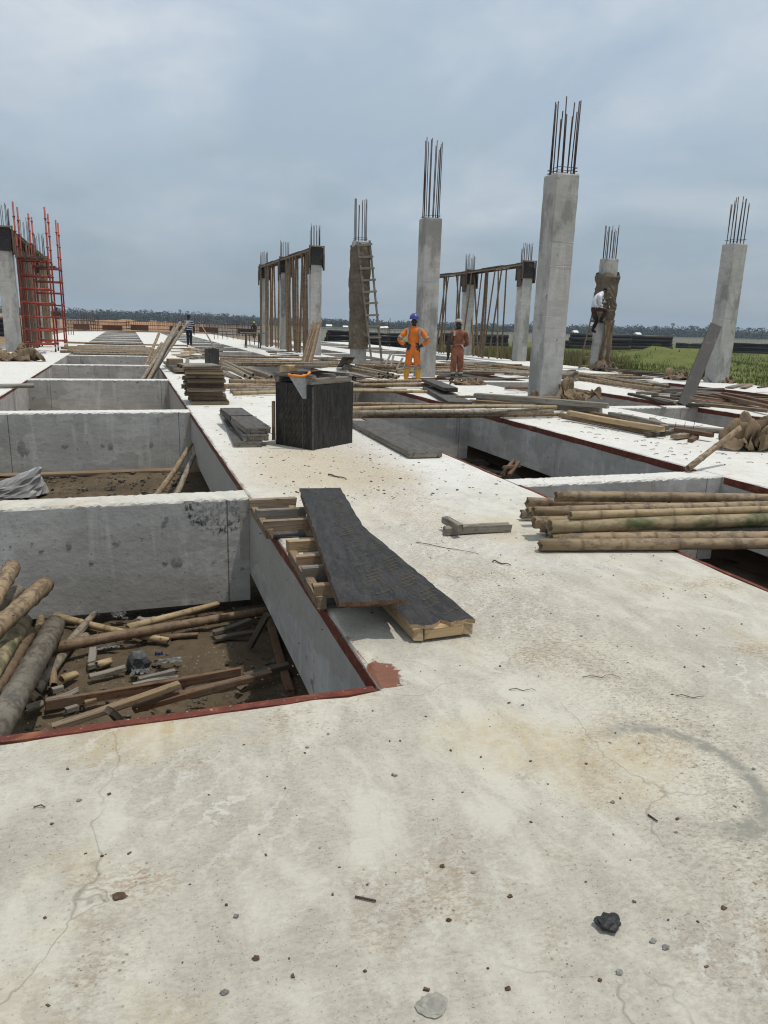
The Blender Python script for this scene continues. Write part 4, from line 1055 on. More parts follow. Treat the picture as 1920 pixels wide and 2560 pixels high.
# leaning dark plank by the right column
p, q = G(1709, 1014), AY(1790, 813, 13.55)
o = stick('leaning_plank', p, q, .255, .05, FILM, up=(-.6, -.8, 0), seg=4); tag(o, 'dark film faced plank standing aslant before the far right column', 'plank')
# stack of timber shutter panels
g_ = 'shutter panels in the timber stack'
c0 = G(522, 1012)
for k in range(9):
    z = .0+k*.074; a = rnd.uniform(-.10, .10); u = Vector((math.cos(a), math.sin(a), 0)); v = Vector((-u.y, u.x, 0)); c = c0+Vector((rnd.uniform(-.05, .05)-.012*k, .35+rnd.uniform(-.05, .05), z))
    lab = 'topmost shutter panel of the brown timber stack' if k == 8 else 'lowest shutter panel of the brown timber stack' if k == 0 else '%s shutter panel from the bottom of the brown timber stack' % ORD[k]
    root = empty('timber_shutter', c, lab, 'panel', g_)
    m = rnd.choice((WOOD, WOODR, WOODR, WOODN))
    for s in (-.33, 0, .33): stick('batten', c-u*.32+v*s+Vector((0, 0, .028)), c+u*.32+v*s+Vector((0, 0, .028)), .07, .05, rnd.choice((WOOD, WOODR, WOODN, m)), root)
    stick('sheet', c-v*.40+Vector((0, 0, .063)), c+v*.40+Vector((0, 0, .063)), .62, .018, WOODD if k < 8 else WOODG, root)
panel(r2b(560, 850), r2b(735, 955), .12, .12, .50, FILMG, 'grey topped panel beside the leaning bamboo bundle', bmat=WOOD); panel(r2b(600, 880), r2b(745, 972), .05, .05, .46, FILMG, 'lower panel beside the leaning bamboo bundle', bmat=WOODR)
panel(r3b(1310, 790), r3b(1215, 925), .55, .03, .35, FILMG, 'dark board leaning at the foot of the burlap wrapped column', rails=False)
o = stick('timber_plank', G(*r3b(1330, 830), .45), G(*r3b(1240, 935), .02), .14, .04, WOODG); tag(o, 'grey plank leaning beside the dark board at the burlap wrapped column', 'plank')

# ------------------------------------------------------------------ black film faced form boxes
def form_box(cor, u, v, h, label, text=None, over=.0):
    """column shutter standing on the slab: four film faced sides, open top"""
    u, v = Vector(u), Vector(v); root = empty('form_box', cor+(u+v)/2, label, 'form box'); Z = Vector((0, 0, 1)); c = cor
    th = .02
    def side(p, q, nm, m=FILM):
        d = (q-p).normalized(); n = d.cross(Z)
        b = MB(); L = (q-p).length; rr = random.Random(int(L*997)); N = 14; vs = []
        for i in range(N+1):
            t = i/N; e = rr.uniform(-.006, .004)
            for k, z in enumerate((0, h*.5, h+e)): vs.append((L*t, k and 0 or 0, z))
        vs2 = [(x, -th, z) for x, y, z in vs]; k = len(vs); fs = []
        for i in range(N):
            for j in range(2):
                a = i*3+j; fs += [(a, a+3, a+4, a+1), (k+a+1, k+a+4, k+a+3, k+a)]
            fs += [(i*3+2, (i+1)*3+2, k+(i+1)*3+2, k+i*3+2)]
        fs += [(0, 1, k+1, k), (1, 2, k+2, k+1), (N*3, k+N*3, k+N*3+1, N*3+1), (N*3+1, k+N*3+1, k+N*3+2, N*3+2)]
        b.add(vs+vs2, fs); o = b.build(nm, [m]); base = wloc(root)
        o.parent = root; o.matrix_local = Matrix(((d.x, n.x, 0, p.x-base.x), (d.y, n.y, 0, p.y-base.y), (0, 0, 1, p.z-base.z), (0, 0, 0, 1)))
        return o, L
    s1, L1 = side(c+v*0+u*1.0, c-u.normalized()*.0, 'film_side'); s2, L2 = side(c, c+v, 'film_side'); side(c+v, c+v+u, 'film_side'); side(c+v+u, c+u, 'film_side')
    if text:
        t = lettering(text, s1, h, L1, 0, root, size=.038, rowstep=.050); m = s1.matrix_basis.copy()
        # letters were laid in local x/z; carry them to the outside of this face
        t.matrix_basis = m @ Matrix(((0, 0, 1, 0), (0, 1, 0, .0035), (-1, 0, 0, h/2), (0, 0, 0, 1)))
    return root
cB = G(781.4, 1126); uB = G(690, 1110)-cB; vB = G(880.6, 1107)-cB
hB = ztop(cB, 963); form_box(cB, uB, vB, hB, 'large black film faced form box standing on the central slab', text='OVER')
nu, nv = uB.normalized(), vB.normalized(); Z = Vector((0, 0, 1))
t0 = cB+Z*hB
fr = empty('timber_pallet', t0+(uB+vB)/2, 'weathered timber frame set on top of the large black box', 'frame')
for k in (.06, .94): stick('rail', t0+uB*k-vB*.02+Z*.035, t0+uB*k+vB*.95+Z*.035, .07, .07, WOODG, fr)
for k in (.03, .5, .93): stick('batten', t0+uB*.0+vB*k+Z*.09, t0+uB*1.04+vB*k+Z*.09, .07, .04, WOODG, fr)
o = panel(t0+uB*.25+vB*.1+Z*.19, t0+uB*.85+vB*.9+Z*.17, 0, 0, .30, FILMG, 'grey board laid across the frame on the large black box', rails=False, th=.025)
c = t0+uB*.78+vB*.02+Z*.155; o = stick('timber_block', c-nv*.02-nu*.02, c+nv*.19+nu*.03, .11, .075, WOODN); tag(o, 'pale offcut block lying on the frame of the large black box', 'block')
# handsaw hanging by its handle over the front of the box
hs = empty('handsaw', t0+uB*.36+Z*.1, 'handsaw with orange handle hanging over the front of the black box', 'saw')
f0 = t0+uB*.36-(nv*.8+nu*.0)*.06-nu*.03; sx = (-nu*.62+nv*.78).normalized(); fo = Vector((-sx.y, sx.x, 0)); fo = -fo if fo.dot(EYE-f0) < 0 else fo
b = MB(); q0 = f0+fo*.04; a = [q0-sx*.105+Z*.085, q0+sx*.10+Z*.085, q0+sx*.105-Z*.16, q0+sx*.045-Z*.16]
b.add([p for p in a]+[p-fo*.003 for p in a], [(0, 1, 2, 3), (7, 6, 5, 4), (0, 4, 5, 1), (1, 5, 6, 2), (2, 6, 7, 3), (3, 7, 4, 0)]); b.build('blade', STEEL, hs)
b = MB(); b.tube([q0-sx*.12+Z*.105, q0-sx*.05+Z*.098, q0+sx*.03+Z*.092, q0+sx*.10+Z*.10, q0+sx*.13+Z*.145], [.016, .018, .018, .018, .016], 8); b.build('handle', ORP, hs, smooth=True)
b = MB(); b.tube([q0-sx*.09+Z*.122, q0+sx*.04+Z*.116], [.012, .012], 6); b.build('grip', RUBBER, hs, smooth=True)
fb_ = bpy.data.objects['form_box']; nA, nB_ = Vector((-nu.y, nu.x, 0)), Vector((nv.y, -nv.x, 0))
nA = nA if nA.dot(EYE-cB) > 0 else -nA; nB_ = nB_ if nB_.dot(EYE-cB) > 0 else -nB_
SEAM = plain('dusty_seam', (.10, .095, .085), .9, .1, .4, 40)
for k, z0, z1 in ((.26, .0, .99), (.68, .45, .98), (.74, .0, .4)): stick('seam_strip', cB+uB*k+nA*.003+Z*hB*z0, cB+uB*k+nA*.003+Z*hB*z1, .006, .004, SEAM, fb_, up=nA)
stick('corner_strip', cB+(nA+nB_).normalized()*.003, cB+(nA+nB_).normalized()*.003+Z*hB*.97, .016, .012, SEAM, fb_, up=nA)
stick('side_lath', cB+uB*1.03+Z*.05-nv*.02, cB+uB*1.03+Z*.50-nv*.02, .04, .025, WOOD, bpy.data.objects['form_box'], up=nv)
c2 = G(*r2b(1055, 908)); v2 = G(*r2b(1185, 896))-c2; u2 = Vector((-v2.y, v2.x, 0)); u2 = G(*r2b(1008, 900))-c2+Vector((0, .28, 0))
form_box(c2, u2, v2, ztop(c2, 740+.1929*692), 'small black form box standing farther back on the central slab')
# ------------------------------------------------------------------ burlap
def crumple_cloth(seed, n=54, frames=36):
    """a sheet of cloth let fall on the floor: a short cloth simulation in its own scene"""
    sc = bpy.data.scenes.new('cloth_bench'); me = bpy.data.meshes.new('cloth_raw'); vs = []; S = .62
    for j in range(n+1):
        for i in range(n+1):
            x, y = (i/n-.5)*2*S, (j/n-.5)*2*S; r = math.hypot(x, y)/S
            z = .55+.34*mnoise.noise(Vector((x*3.1, y*3.1, seed)))+.20*mnoise.noise(Vector((x*6.5, y*6.5, seed+4)))+.25*max(0, 1-r)
            vs.append((x+.05*mnoise.noise(Vector((x*5, y*5, seed+9))), y+.05*mnoise.noise(Vector((x*5, y*5, seed+19))), z))
    me.from_pydata(vs, [], [(j*(n+1)+i, j*(n+1)+i+1, (j+1)*(n+1)+i+1, (j+1)*(n+1)+i) for j in range(n) for i in range(n)])
    o = bpy.data.objects.new('cloth_raw', me); sc.collection.objects.link(o)
    fm = bpy.data.meshes.new('bench_floor'); fm.from_pydata([(-4, -4, 0), (4, -4, 0), (4, 4, 0), (-4, 4, 0)], [], [(0, 1, 2, 3)]); f = bpy.data.objects.new('bench_floor', fm); sc.collection.objects.link(f)
    f.modifiers.new('col', 'COLLISION'); f.collision.thickness_outer = .012; f.collision.cloth_friction = 30
    m = o.modifiers.new('cloth', 'CLOTH'); q = m.settings; q.quality = 5; q.mass = .35; q.bending_stiffness = .6; q.tension_stiffness = 20; q.compression_stiffness = 20; q.shear_stiffness = 10; q.air_damping = 1.5
    c = m.collision_settings; c.use_self_collision = True; c.self_distance_min = .010; c.distance_min = .010; c.collision_quality = 3
    m.point_cache.frame_start = 1; m.point_cache.frame_end = frames
    for k in range(1, frames+1): sc.frame_set(k)
    r = bpy.data.meshes.new_from_object(o.evaluated_get(sc.view_layers[0].depsgraph))
    bpy.data.objects.remove(o); bpy.data.objects.remove(f); bpy.data.scenes.remove(sc)
    co = np.zeros(len(r.vertices)*3, np.float32); r.vertices.foreach_get('co', co); co = co.reshape(-1, 3)
    co[:, :2] -= (co[:, :2].max(0)+co[:, :2].min(0))/2; co[:, 2] -= co[:, 2].min()-.002
    co[:, :2] /= np.abs(co[:, :2]).max(); co[:, 2] /= co[:, 2].max()
    r.vertices.foreach_set('co', co.ravel()); r.polygons.foreach_set('use_smooth', [True]*len(r.polygons)); r.update(); r.materials.clear(); r.name = 'crumpled_burlap'
    return r
CLOTHS = [crumple_cloth(1), crumple_cloth(5)]
def heap(c, rx, ry, h, label, mat=BURLAP, k=0, rot=0.0):
    me = CLOTHS[k].copy(); me.materials.append(mat); me.transform(Matrix.Rotation(rot, 4, 'Z')); me.transform(Matrix.Diagonal((rx*1.12, ry*1.12, h, 1)))
    o = bpy.data.objects.new('burlap_heap', me); COL.objects.link(o); o.location = c; return tag(o, label, 'burlap')
heap(G(18, 901), 1.0, .70, .56, 'folded brown burlap heap on the left slab beside the grey pipe', k=0, rot=.3)
heap(G(1428, 1002)+Vector((0, .22, 0)), .70, .46, .46, 'large crumpled burlap heap at the foot of the tallest column', k=1, rot=1.0)
heap(G(1700, 948), .88, .5, .36, 'wide burlap heap left of the far right column', k=0, rot=2.0)
heap(G(1797, 956), .44, .36, .30, 'small burlap heap right before the far right column', k=1, rot=2.6)
heap(G(1905, 1122)+Vector((.12, 0, 0)), .62, .48, .52, 'big bulging burlap bundle at the right edge of the picture', k=0, rot=4.0)
heap(G(1169, 961), .48, .38, .20, 'crumpled burlap lying at the feet of the rust coloured worker', k=1, rot=4.4)
# cloth wound round two columns
def wrap(x0, y0, z0, z1, label, mat, seed, spread=0.0, w_=.5, d_=.5, top_roll=0.0, thin=.03, cover=1.0):
    b = MB(); na, nz = 72, 110; vs = []
    for k in range(nz+1):
        z = z0+(z1-z0)*k/nz; t = k/nz
        for i in range(na):
            a = 2*math.pi*i/na; cx_, cy = math.cos(a), math.sin(a); m = max(abs(cx_), abs(cy)); sq = .80*(1/m)+.20*1.15
            q = Vector((cx_*1.2, cy*1.2, z*1.1+seed*10)); wv = mnoise.noise(q*1.3)*.9
            ridge = 1-abs(mnoise.noise(Vector((cx_*.9, cy*.9, (z*3.6+cx_*.9+wv*1.6)+seed))))*2
            big = mnoise.noise(Vector((cx_, cy, z*.9+seed*3)))
            band = .5+.5*math.sin(z*2.3+seed)
            off = thin+.050*max(0, ridge)*(.35+band)+.045*big+.02
            off += spread*max(0, 1-t*7)**2*(1.0+.6*mnoise.noise(Vector((cx_*2, cy*2, 3))))+top_roll*max(0, 1-abs(t-.92)*7)*(1+1.4*mnoise.noise(Vector((cx_*1.5, cy*1.5, seed))))
            edge = 0
            if k > nz-8: edge = .16*((k-nz+8)/8)*mnoise.noise(Vector((cx_*1.5, cy*1.5, 7+seed)))
            vs.append((x0+w_/2+cx_*sq*w_/2+cx_*max(off, .02), y0+d_/2+cy*sq*d_/2+cy*max(off, .02), max(.006, z+edge)))
    fs = [(k*na+i, k*na+(i+1) % na, (k+1)*na+(i+1) % na, (k+1)*na+i) for k in range(nz) for i in range(na)]
    b.add(vs, fs); o = b.build('burlap_wrap', mat, smooth=True, origin=(x0+w_/2, y0+d_/2, z0)); return tag(o, label, 'burlap')
wrap(X1, yC, .55, ztop((X1, yC), 612), 'brown burlap wound round the column with the tall ladder', BURLAPD, 1, top_roll=.02)
zS0, zS1 = ztop((X2, yS), 806), ztop((X2, yS), 682)
wrap(X2, yS, zS0, zS1, 'burlap bunched round the upper part of the column by the white shirted man', BURLAPD, 2, top_roll=.07)
# the loose tail of that cloth falling to the slab on the right hand side
b = MB(); vs = []; nU, nV = 26, 60
for k in range(nV+1):
    t = k/nV; z = zS0+.1-(zS0+.05)*t
    for i in range(nU+1):
        u = i/nU; x = X2+.10+u*.50+.10*t*(1-u)+.06*math.sin(t*5+u*4)-.22*t; y = yS-.05-.05*math.sin(u*13+t*3)*(.5+t)-.28*max(0, t-.8)*5*.6
        if t > .82: x += (u-.5)*(t-.82)*5.0
        vs.append((x, y-.03*mnoise.noise(Vector((u*4, t*7, 2))), max(.02+.10*max(0, mnoise.noise(Vector((u*5, t*9, 4)))), z)))
fs = [(k*(nU+1)+i, k*(nU+1)+i+1, (k+1)*(nU+1)+i+1, (k+1)*(nU+1)+i) for k in range(nV) for i in range(nU)]
b.add(vs, fs); o = b.build('burlap_tail', BURLAP, smooth=True, origin=(X2+.4, yS-.2, 0)); tag(o, 'loose tail of burlap hanging down to the slab below the white shirted man', 'burlap')
heap((X2+.10, yS-.40, 0), .62, .42, .34, 'burlap gathered round the foot of the column with the climbing man', BURLAPD, k=0, rot=5.0)
# ------------------------------------------------------------------ inside the open bays
PZ = -.92
def pit_pole(a, c, r, mat, label, z0=PZ, z1=PZ, n=12): return bamboo(G(*a, z0), G(*c, z1), r, mat, label, near=True, n=n)
pit_pole(rp(470, 622), rp(1462, 838), .030, BAMY, 'straw bamboo pole crossing under another on the near pit floor', PZ+.03, PZ+.03)
pit_pole((121, 1622), (690, 1522), .042, BAMP, 'long brown bamboo pole lying over the others on the near pit floor', PZ+.10, PZ+.05)
pit_pole((318, 1569), (545, 1510), .030, BAMY, 'short pale bamboo pole behind the long brown one in the near pit', PZ+.05, PZ+.04)
pit_pole(rp(300, 1285), rp(735, 700), .036, BAMG, 'grey bamboo pole slanting up the middle of the near pit', PZ+.04, PZ+.03)
pit_pole(rp(560, 900), rp(820, 600), .030, BAMG, 'thin grey bamboo pole at the back left of the near pit', PZ+.05, PZ+.05)
pit_pole(rp(452, 950), rp(466, 1225), .030, BAM, 'short bamboo offcut lying between larger poles in the near pit', PZ+.03, PZ+.03)
pit_pole(rp(235, 1270), rp(340, 1345), .036, BAM, 'stubby hollow bamboo offcut at the lower left of the near pit', PZ+.06, PZ+.03)
pit_pole(rp(120, 1440), rp(330, 1230), .036, BAMG, 'bamboo offcut under the big poles at the lower left of the pit', PZ+.06, PZ+.02)
pit_pole(rp(270, 900), rp(360, 640), .034, BAM, 'bamboo pole behind the dark mottled one at the left of the pit', PZ+.10, PZ+.05)
pit_pole(rw(240, 935), rw(462, 915), .022, BAMP, 'thin split bamboo lying beside the pale pole on the pit floor', PZ+.02, PZ+.02)
# big poles slanting down into the near pit from the left
for e, l, ze, zl, r, mat, lab in [
    ((136, 1562), (0, 1800), -.80, -.30, .074, BAMD, 'thick dark mottled bamboo pole slanting into the near pit at left'),
    ((72, 1582), (0, 1693), -.72, -.45, .052, BAMP, 'red brown bamboo pole between thicker ones at the left of the pit'),
    ((58, 1556), (0, 1646), -.70, -.42, .060, BAMM, 'dark green bamboo pole beneath the thick tan one at left'),
    ((113, 1462), (0, 1566), -.50, -.30, .062, BAM, 'thick tan bamboo pole ending in front of the grey wall at left'),
    ((43, 1478), (0, 1512), -.56, -.48, .052, BAMG, 'grey bamboo pole end between two tan ones at the left edge'),
    ((30, 1420), (0, 1474), -.36, -.28, .056, BAM, 'uppermost tan bamboo pole poking in at the left edge')]:
    p, q = G(*e, ze), G(*l, zl); bamboo(p, q+(q-p).normalized()*.45, r, mat, lab, 'big poles slanting into the near pit', n=18, bow=.01)
def pit_plank(a, c, wd, ht, mat, label, z0=PZ+.04, z1=PZ+.05):
    return tag(stick('timber_plank', G(*a, z0), G(*c, z1), wd, ht, mat, seg=3, warp=.01), label, 'plank')
pit_plank((112, 1763), (600, 1680), .03, .065, WOODR, 'long red brown plank on edge across the near pit floor', PZ+.05, PZ+.06)
pit_plank((135, 1818), (446, 1712), .055, .035, WOOD, 'tan plank slanting up the near pit floor', PZ+.08, PZ+.16)
pit_plank((335, 1772), (675, 1684), .055, .04, WOODR, 'brown plank lying right of the tan one in the near pit', PZ+.06, PZ+.12)
pit_plank(rp(770, 1155), rp(1080, 1072), .045, .035, WOODG, 'short grey plank before the rock on the pit floor')
pit_plank(rp(790, 1035), rp(805, 915), .05, .04, WOODG, 'small grey batten pointing away on the pit floor'); pit_plank(rp(1195, 1180), rp(1500, 1108), .035, .04, WOODG, 'grey plank just right of the rock on the pit floor')
pit_plank(rp(1150, 1235), rp(1530, 1170), .03, .05, WOODG, 'thin pale batten below the grey plank on the pit floor'); pit_plank(rp(400, 1370), rp(680, 1270), .06, .03, WOODG, 'split grey board at the lower left of the pit floor')
pit_plank(rp(1200, 655), rp(1340, 650), .05, .04, WOODG, 'small board at the back of the near pit'); pit_plank(rp(940, 1440), rp(1030, 1520), .05, .04, WOODD, 'dark short batten propped on the tan plank in the pit', PZ+.14, PZ+.05)
pit_plank(rw(555, 905), rw(770, 830), .05, .03, WOODD, 'dark batten in the shadow of the near pit'); pit_plank(rw(560, 945), rw(800, 900), .06, .03, WOODD, 'flat dark batten in the shadow of the near pit'); pit_plank(rw(770, 985), rw(872, 795), .05, .04, WOODD, 'dark batten leaning under the slab in the near pit', PZ+.02, -.62)
pit_plank(rw(740, 1170), rw(1000, 1100), .06, .05, WOODD, 'dark plank far under the slab edge in the near pit'); pit_plank(rw(890, 830), rw(1010, 1260), .06, .04, WOODR, 'long brown batten along the foot of the near pit wall', PZ+.02, PZ+.02)
# small rubbish in the near pit
def lump(c, r, mat, name, label, cat, seed, sq=(1, 1, 1), group=None, amp=.35, res=2):
    import bmesh
    bm = bmesh.new(); bmesh.ops.create_icosphere(bm, subdivisions=res, radius=1.0)
    for v in bm.verts:
        k = 1+amp*mnoise.noise(v.co*1.4+Vector((seed*3.7, seed, 0)))+amp*.4*mnoise.noise(v.co*3.5+Vector((seed, 0, 3)))
        v.co = Vector((v.co.x*r*sq[0]*k, v.co.y*r*sq[1]*k, v.co.z*r*sq[2]*k))
    me = bpy.data.meshes.new(name); bm.to_mesh(me); bm.free(); me.materials.append(mat)
    o = bpy.data.objects.new(name, me); COL.objects.link(o); o.location = c; return tag(o, label, cat, group)
lump(G(345, 1655, PZ+.06), .072, ROCK, 'rock', 'angular dark grey rock in the middle of the near pit floor', 'rock', 3, (1, .8, 1.25), amp=.5)
def crumple(c, s, mat, label, seed, name='plastic_scrap', cat='plastic'):
    b = MB(); n = 16; vs = []
    for j in range(n+1):
        for i in range(n+1):
            x, y = i/n-.5, j/n-.5; k = 1+.5*mnoise.noise(Vector((x*3, y*3, seed)))
            vs.append((c.x+x*s[0]*k, c.y+y*s[1]*k, c.z+.004+s[2]*abs(mnoise.noise(Vector((x*6, y*6, seed*2))))*1.6))
    b.add(vs, [(j*(n+1)+i, j*(n+1)+i+1, (j+1)*(n+1)+i+1, (j+1)*(n+1)+i) for j in range(n) for i in range(n)])
    return tag(b.build(name, mat, smooth=False, origin=c), label, cat)
crumple(G(*rp(1470, 1015), PZ+.03), (.15, .06, .02), CLEAR, 'clear crumpled plastic right of the rock in the pit', 1); crumple(G(*rp(1215, 1115), PZ+.03), (.11, .07, .03), CLEAR, 'shiny plastic scrap below the rock in the pit', 2)
crumple(G(*rp(1030, 625), PZ+.03), (.10, .08, .04), CLEAR, 'white plastic scrap at the back of the near pit', 3); crumple(G(*rp(920, 905), PZ+.03), (.14, .04, .02), CLEAR, 'plastic strip beside the crossing poles in the pit', 4); crumple(G(*rp(1375, 965), PZ+.03), (.05, .03, .03), BLUEP, 'tiny blue scrap on the pit floor right of the rock', 5)
for k, (x, y) in enumerate([(620, 1425), (780, 1365), (800, 1055), (500, 1255)]):
    p = G(*rp(x, y), PZ+.03); o = stick('wood_offcut', p-Vector((.03, .01, 0)), p+Vector((.03, .012, 0)), .035, .035, (WOODG, WOOD, WOODG, WOODG)[k]); tag(o, 'small square offcut on the near pit floor', 'offcut', 'offcuts in the near pit')
for k, (x, y) in enumerate([(600, 1160), (905, 1045), (700, 820), (300, 1420)]):
    p = G(*rp(x, y), PZ+.035); bamboo(p-Vector((.05, 0, 0)), p+Vector((.04, .05, 0)), .03, BAMY if k < 2 else BAMG, 'tiny bamboo ring offcut on the near pit floor', 'bamboo offcuts in the near pit', name='bamboo_offcut', n=10)
# bark, chips and stones nobody could count
def litter(name, label, cnt, area, z, sizes, mat, seed, flat=.25):
    rr = random.Random(seed); b = MB()
    for _ in range(cnt):
        x0, x1, y0, y1 = area; x, y = rr.uniform(x0, x1), rr.uniform(y0, y1); s = sizes[0]+(sizes[1]-sizes[0])*rr.random()**3
        zz = z(x, y) if callable(z) else z
        a = rr.uniform(0, 6.28); l = s*rr.uniform(1, 2.2); rot = Matrix.Rotation(a, 3, 'Z') @ Matrix.Rotation(rr.uniform(-.4, .4), 3, 'X')
        k = len(b.v); b.box((x, y, zz+s*flat*.4), (l, s, s*flat*rr.uniform(.6, 1.6)), rot)
        for q in range(k, len(b.v)):
            v = b.v[q]; b.v[q] = (v[0]+rr.uniform(-.25, .25)*s, v[1]+rr.uniform(-.25, .25)*s, v[2]+rr.uniform(-.1, .2)*s*flat)
    o = b.build(name, mat); o['kind'] = 'stuff'; tag(o, label, 'litter'); return o
litter('wood_chips', 'wood chips and splinters littering the near pit floor', 700, (-2.0, .95, 2.6, 5.85), PZ-.015, (.006, .045), WOODD, 1); litter('stone_chips', 'stone chips littering the near pit floor', 700, (-2.0, .95, 2.6, 5.85), PZ-.02, (.006, .025), PITST, 2, .7)
litter('pit_rubble', 'rubble and chips on the floor of the second left bay', 700, (-2.1, .85, 6.4, 11.9), PZ-.015, (.012, .06), PITST, 3, .6); litter('wood_rubbish', 'wood rubbish on the floor of the right bay', 300, (3.3, 5.9, 8.0, 11.9), PZ-.01, (.03, .22), WOODD, 4, .3)
# second left bay
for a, c in [((478, 1110), (392, 1232)), ((495, 1120), (447, 1232))]:
    p, q = AY(*a, 11.6), AY(*c, 9.6); d = (q-p).normalized(); e = p+d*((PZ-p.z)/d.z)
    bamboo(e, p, .042, BAM if a[0] < 480 else BAMG, 'brown pole leaning in the corner of the second left bay' if a[0] < 480 else 'greyish pole leaning beside the brown one in the second left bay')
# white sack
b = MB(); sc_ = G(34, 1236, -.93); vs = []; nu_, nv_ = 26, 12
for j in range(nv_+1):
    t = j/nv_*math.pi/2
    for i in range(nu_):
        a = 2*math.pi*i/nu_; d = Vector((math.cos(a)*math.cos(t)**.6, math.sin(a)*math.cos(t)**.6, math.sin(t)))
        k = 1+.30*mnoise.noise(d*1.3+Vector((2, 4, 1)))+.22*abs(mnoise.noise(d*2.6+Vector((7, 1, 5))))-.10*abs(mnoise.noise(d*5+Vector((1, 2, 3))))
        vs.append((sc_.x+d.x*.36*k+.10*d.z, sc_.y+d.y*.26*k, sc_.z+max(0, d.z*.27*k*(1+.6*d.x))))
b.add(vs, [(j*nu_+i, j*nu_+(i+1) % nu_, (j+1)*nu_+(i+1) % nu_, (j+1)*nu_+i) for j in range(nv_) for i in range(nu_)])
tag(b.build('white_sack', WHITE, smooth=False, origin=sc_), 'crumpled white sack in the second left bay at the left edge', 'sack')
# right bay
for k, (a, c) in enumerate([((1080, 845), (1150, 755)), ((1120, 850), (1185, 765)), ((1090, 800), (1190, 790))]):
    o = stick('timber_batten', AY(*r7(*a), 8.6), AY(*r7(*c), 9.4), .05, .04, WOODR); tag(o, 'brown batten of the broken frame in the right bay', 'batten', 'battens in the right bay')

# mortar patches over the tie holes of the two nearest cross beams
PATCH = plain('mortar_patch', (.26, .255, .24), .95, .1, .3, 40)
def beam_at(y): return min((o for o in bpy.data.objects if o.name.startswith('ground_beam') and o.data.vertices[0].co.x < 0), key=lambda o: abs(o.data.vertices[0].co.y-y))
def patch(px_, py_, Y, rx, rz, par, seed):
    c = AY(px_, py_, Y); b = MB(); n = 18; vs = [(c.x, c.y-.004, c.z)]
    for i in range(n):
        a = 2*math.pi*i/n; k = 1+.45*mnoise.noise(Vector((math.cos(a)*1.3, math.sin(a)*1.3, seed))); vs.append((c.x+math.cos(a)*rx*k, c.y-.001, c.z+math.sin(a)*rz*k))
    b.add(vs, [(0, 1+i, 1+(i+1) % n) for i in range(n)]); b.build('mortar_patch', PATCH, par)
for y0, lst in ((6.08, [(460, 705, .022, .034), (780, 687, .022, .026), (275, 740, .020, .014), (610, 822, .018, .020), (1185, 815, .050, .036), (1105, 820, .022, .020), (950, 655, .010, .010), (215, 690, .010, .010), (70, 712, .008, .010), (1620, 860, .016, .012)]), (12.2, [(435, 40, .045, .035), (740, 42, .045, .055), (145, 55, .05, .11), (180, 78, .03, .05), (685, 35, .03, .03), (1012, 30, .03, .05)])):
    par = beam_at(y0); ys_ = min(v.co.y for v in par.data.vertices)
    for k, (x, y, rx, rz) in enumerate(lst): patch(.3737*x, 1100+.3737*y, ys_-.0015, rx, rz, par, k+y0)
# ------------------------------------------------------------------ crumbs on the near slab
lump(G(1521, 2307, .012), .034, TAR, 'bitumen_lump', 'black lump of bitumen on the near slab', 'lump', 5, (1.0, .8, .36), amp=.45, res=3)
lump(G(1084, 2513, .004), .032, SPLASH, 'mortar_splash', 'flat grey splash of mortar on the near slab', 'mortar', 9, (1.0, .85, .07), amp=.5, res=3)
lump(G(298, 2240, .004), .015, PEBB, 'mortar_splash', 'dark round crumb left of the middle of the near slab', 'mortar', 11, (1.2, .8, .3), amp=.5)
g_ = 'pebbles on the near slab'
pb = [(1532, 2005, .012), (1183, 2180, .010), (1600, 2206, .010), (1122, 2300, .011), (1275, 2240, .012), (1797, 2330, .016), (1633, 2352, .014), (1664, 2368, .014), (1672, 2408, .019), (1549, 2430, .013), (1270, 2471, .011), (1689, 2400, .010), (1884, 1922, .011), (1106, 2165, .012), (1239, 1758, .012), (1272, 1757, .010), (1307, 1762, .010), (1330, 1762, .010), (988, 1938, .012), (197, 2000, .012), (880, 2320, .013), (590, 2290, .012), (640, 2395, .014), (1180, 1832, .009), (1690, 2080, .009), (1810, 2270, .013), (1860, 2510, .012), (1500, 2450, .009), (560, 2480, .014), (725, 2545, .016), (768, 1868, .011), (820, 1835, .010), (410, 2130, .009)]
for k, (x, y, r) in enumerate(p_ for i_, p_ in enumerate(pb) if i_ % 3 != 2):
    r *= .62; lump(G(x, y, r*.35), r, rnd.choice((PEB, PEB, PEBB)), 'pebble', 'small loose pebble on the near slab', 'pebble', k+20, (1, .75, .5), g_, .6, 2)
def wire(pts, r, label, mat=REBAR, name='nail', cat='nail', group=None):
    if name == 'twig':
        a, z = pts[0], pts[-1]; r *= .6; pts = [a.lerp(z, u/6)+Vector((rnd.uniform(-.006, .006), rnd.uniform(-.014, .014), .004*math.sin(u*1.7))) for u in range(7)]
    b = MB(); b.tube(pts, [r*(1-.08*i) for i in range(len(pts))], 6); return tag(b.build(name, mat, origin=pts[0]), label, cat, group)
wire([G(888, 2241, .005), G(940, 2252, .006)], .0028, 'dark nail lying on the near slab'); wire([G(84, 2018, .004), G(103, 2012, .008), G(113, 2018, .004)], .002, 'bent nail at the left of the near slab')
wire([G(1040, 1356, .006), G(1090, 1366, .012), G(1200, 1384, .006)], .0045, 'thin brown twig lying right of the long black panel', WOODR, 'twig', 'twig')
wire([G(1230, 1402, .008), G(1278, 1412, .008)], .008, 'short dark stick on the slab before the bamboo pile', WOODD, 'twig', 'twig'); wire([G(822, 1186, .01), G(868, 1197, .01)], .014, 'dark splinter on the slab in front of the black box', WOODD, 'twig', 'twig')
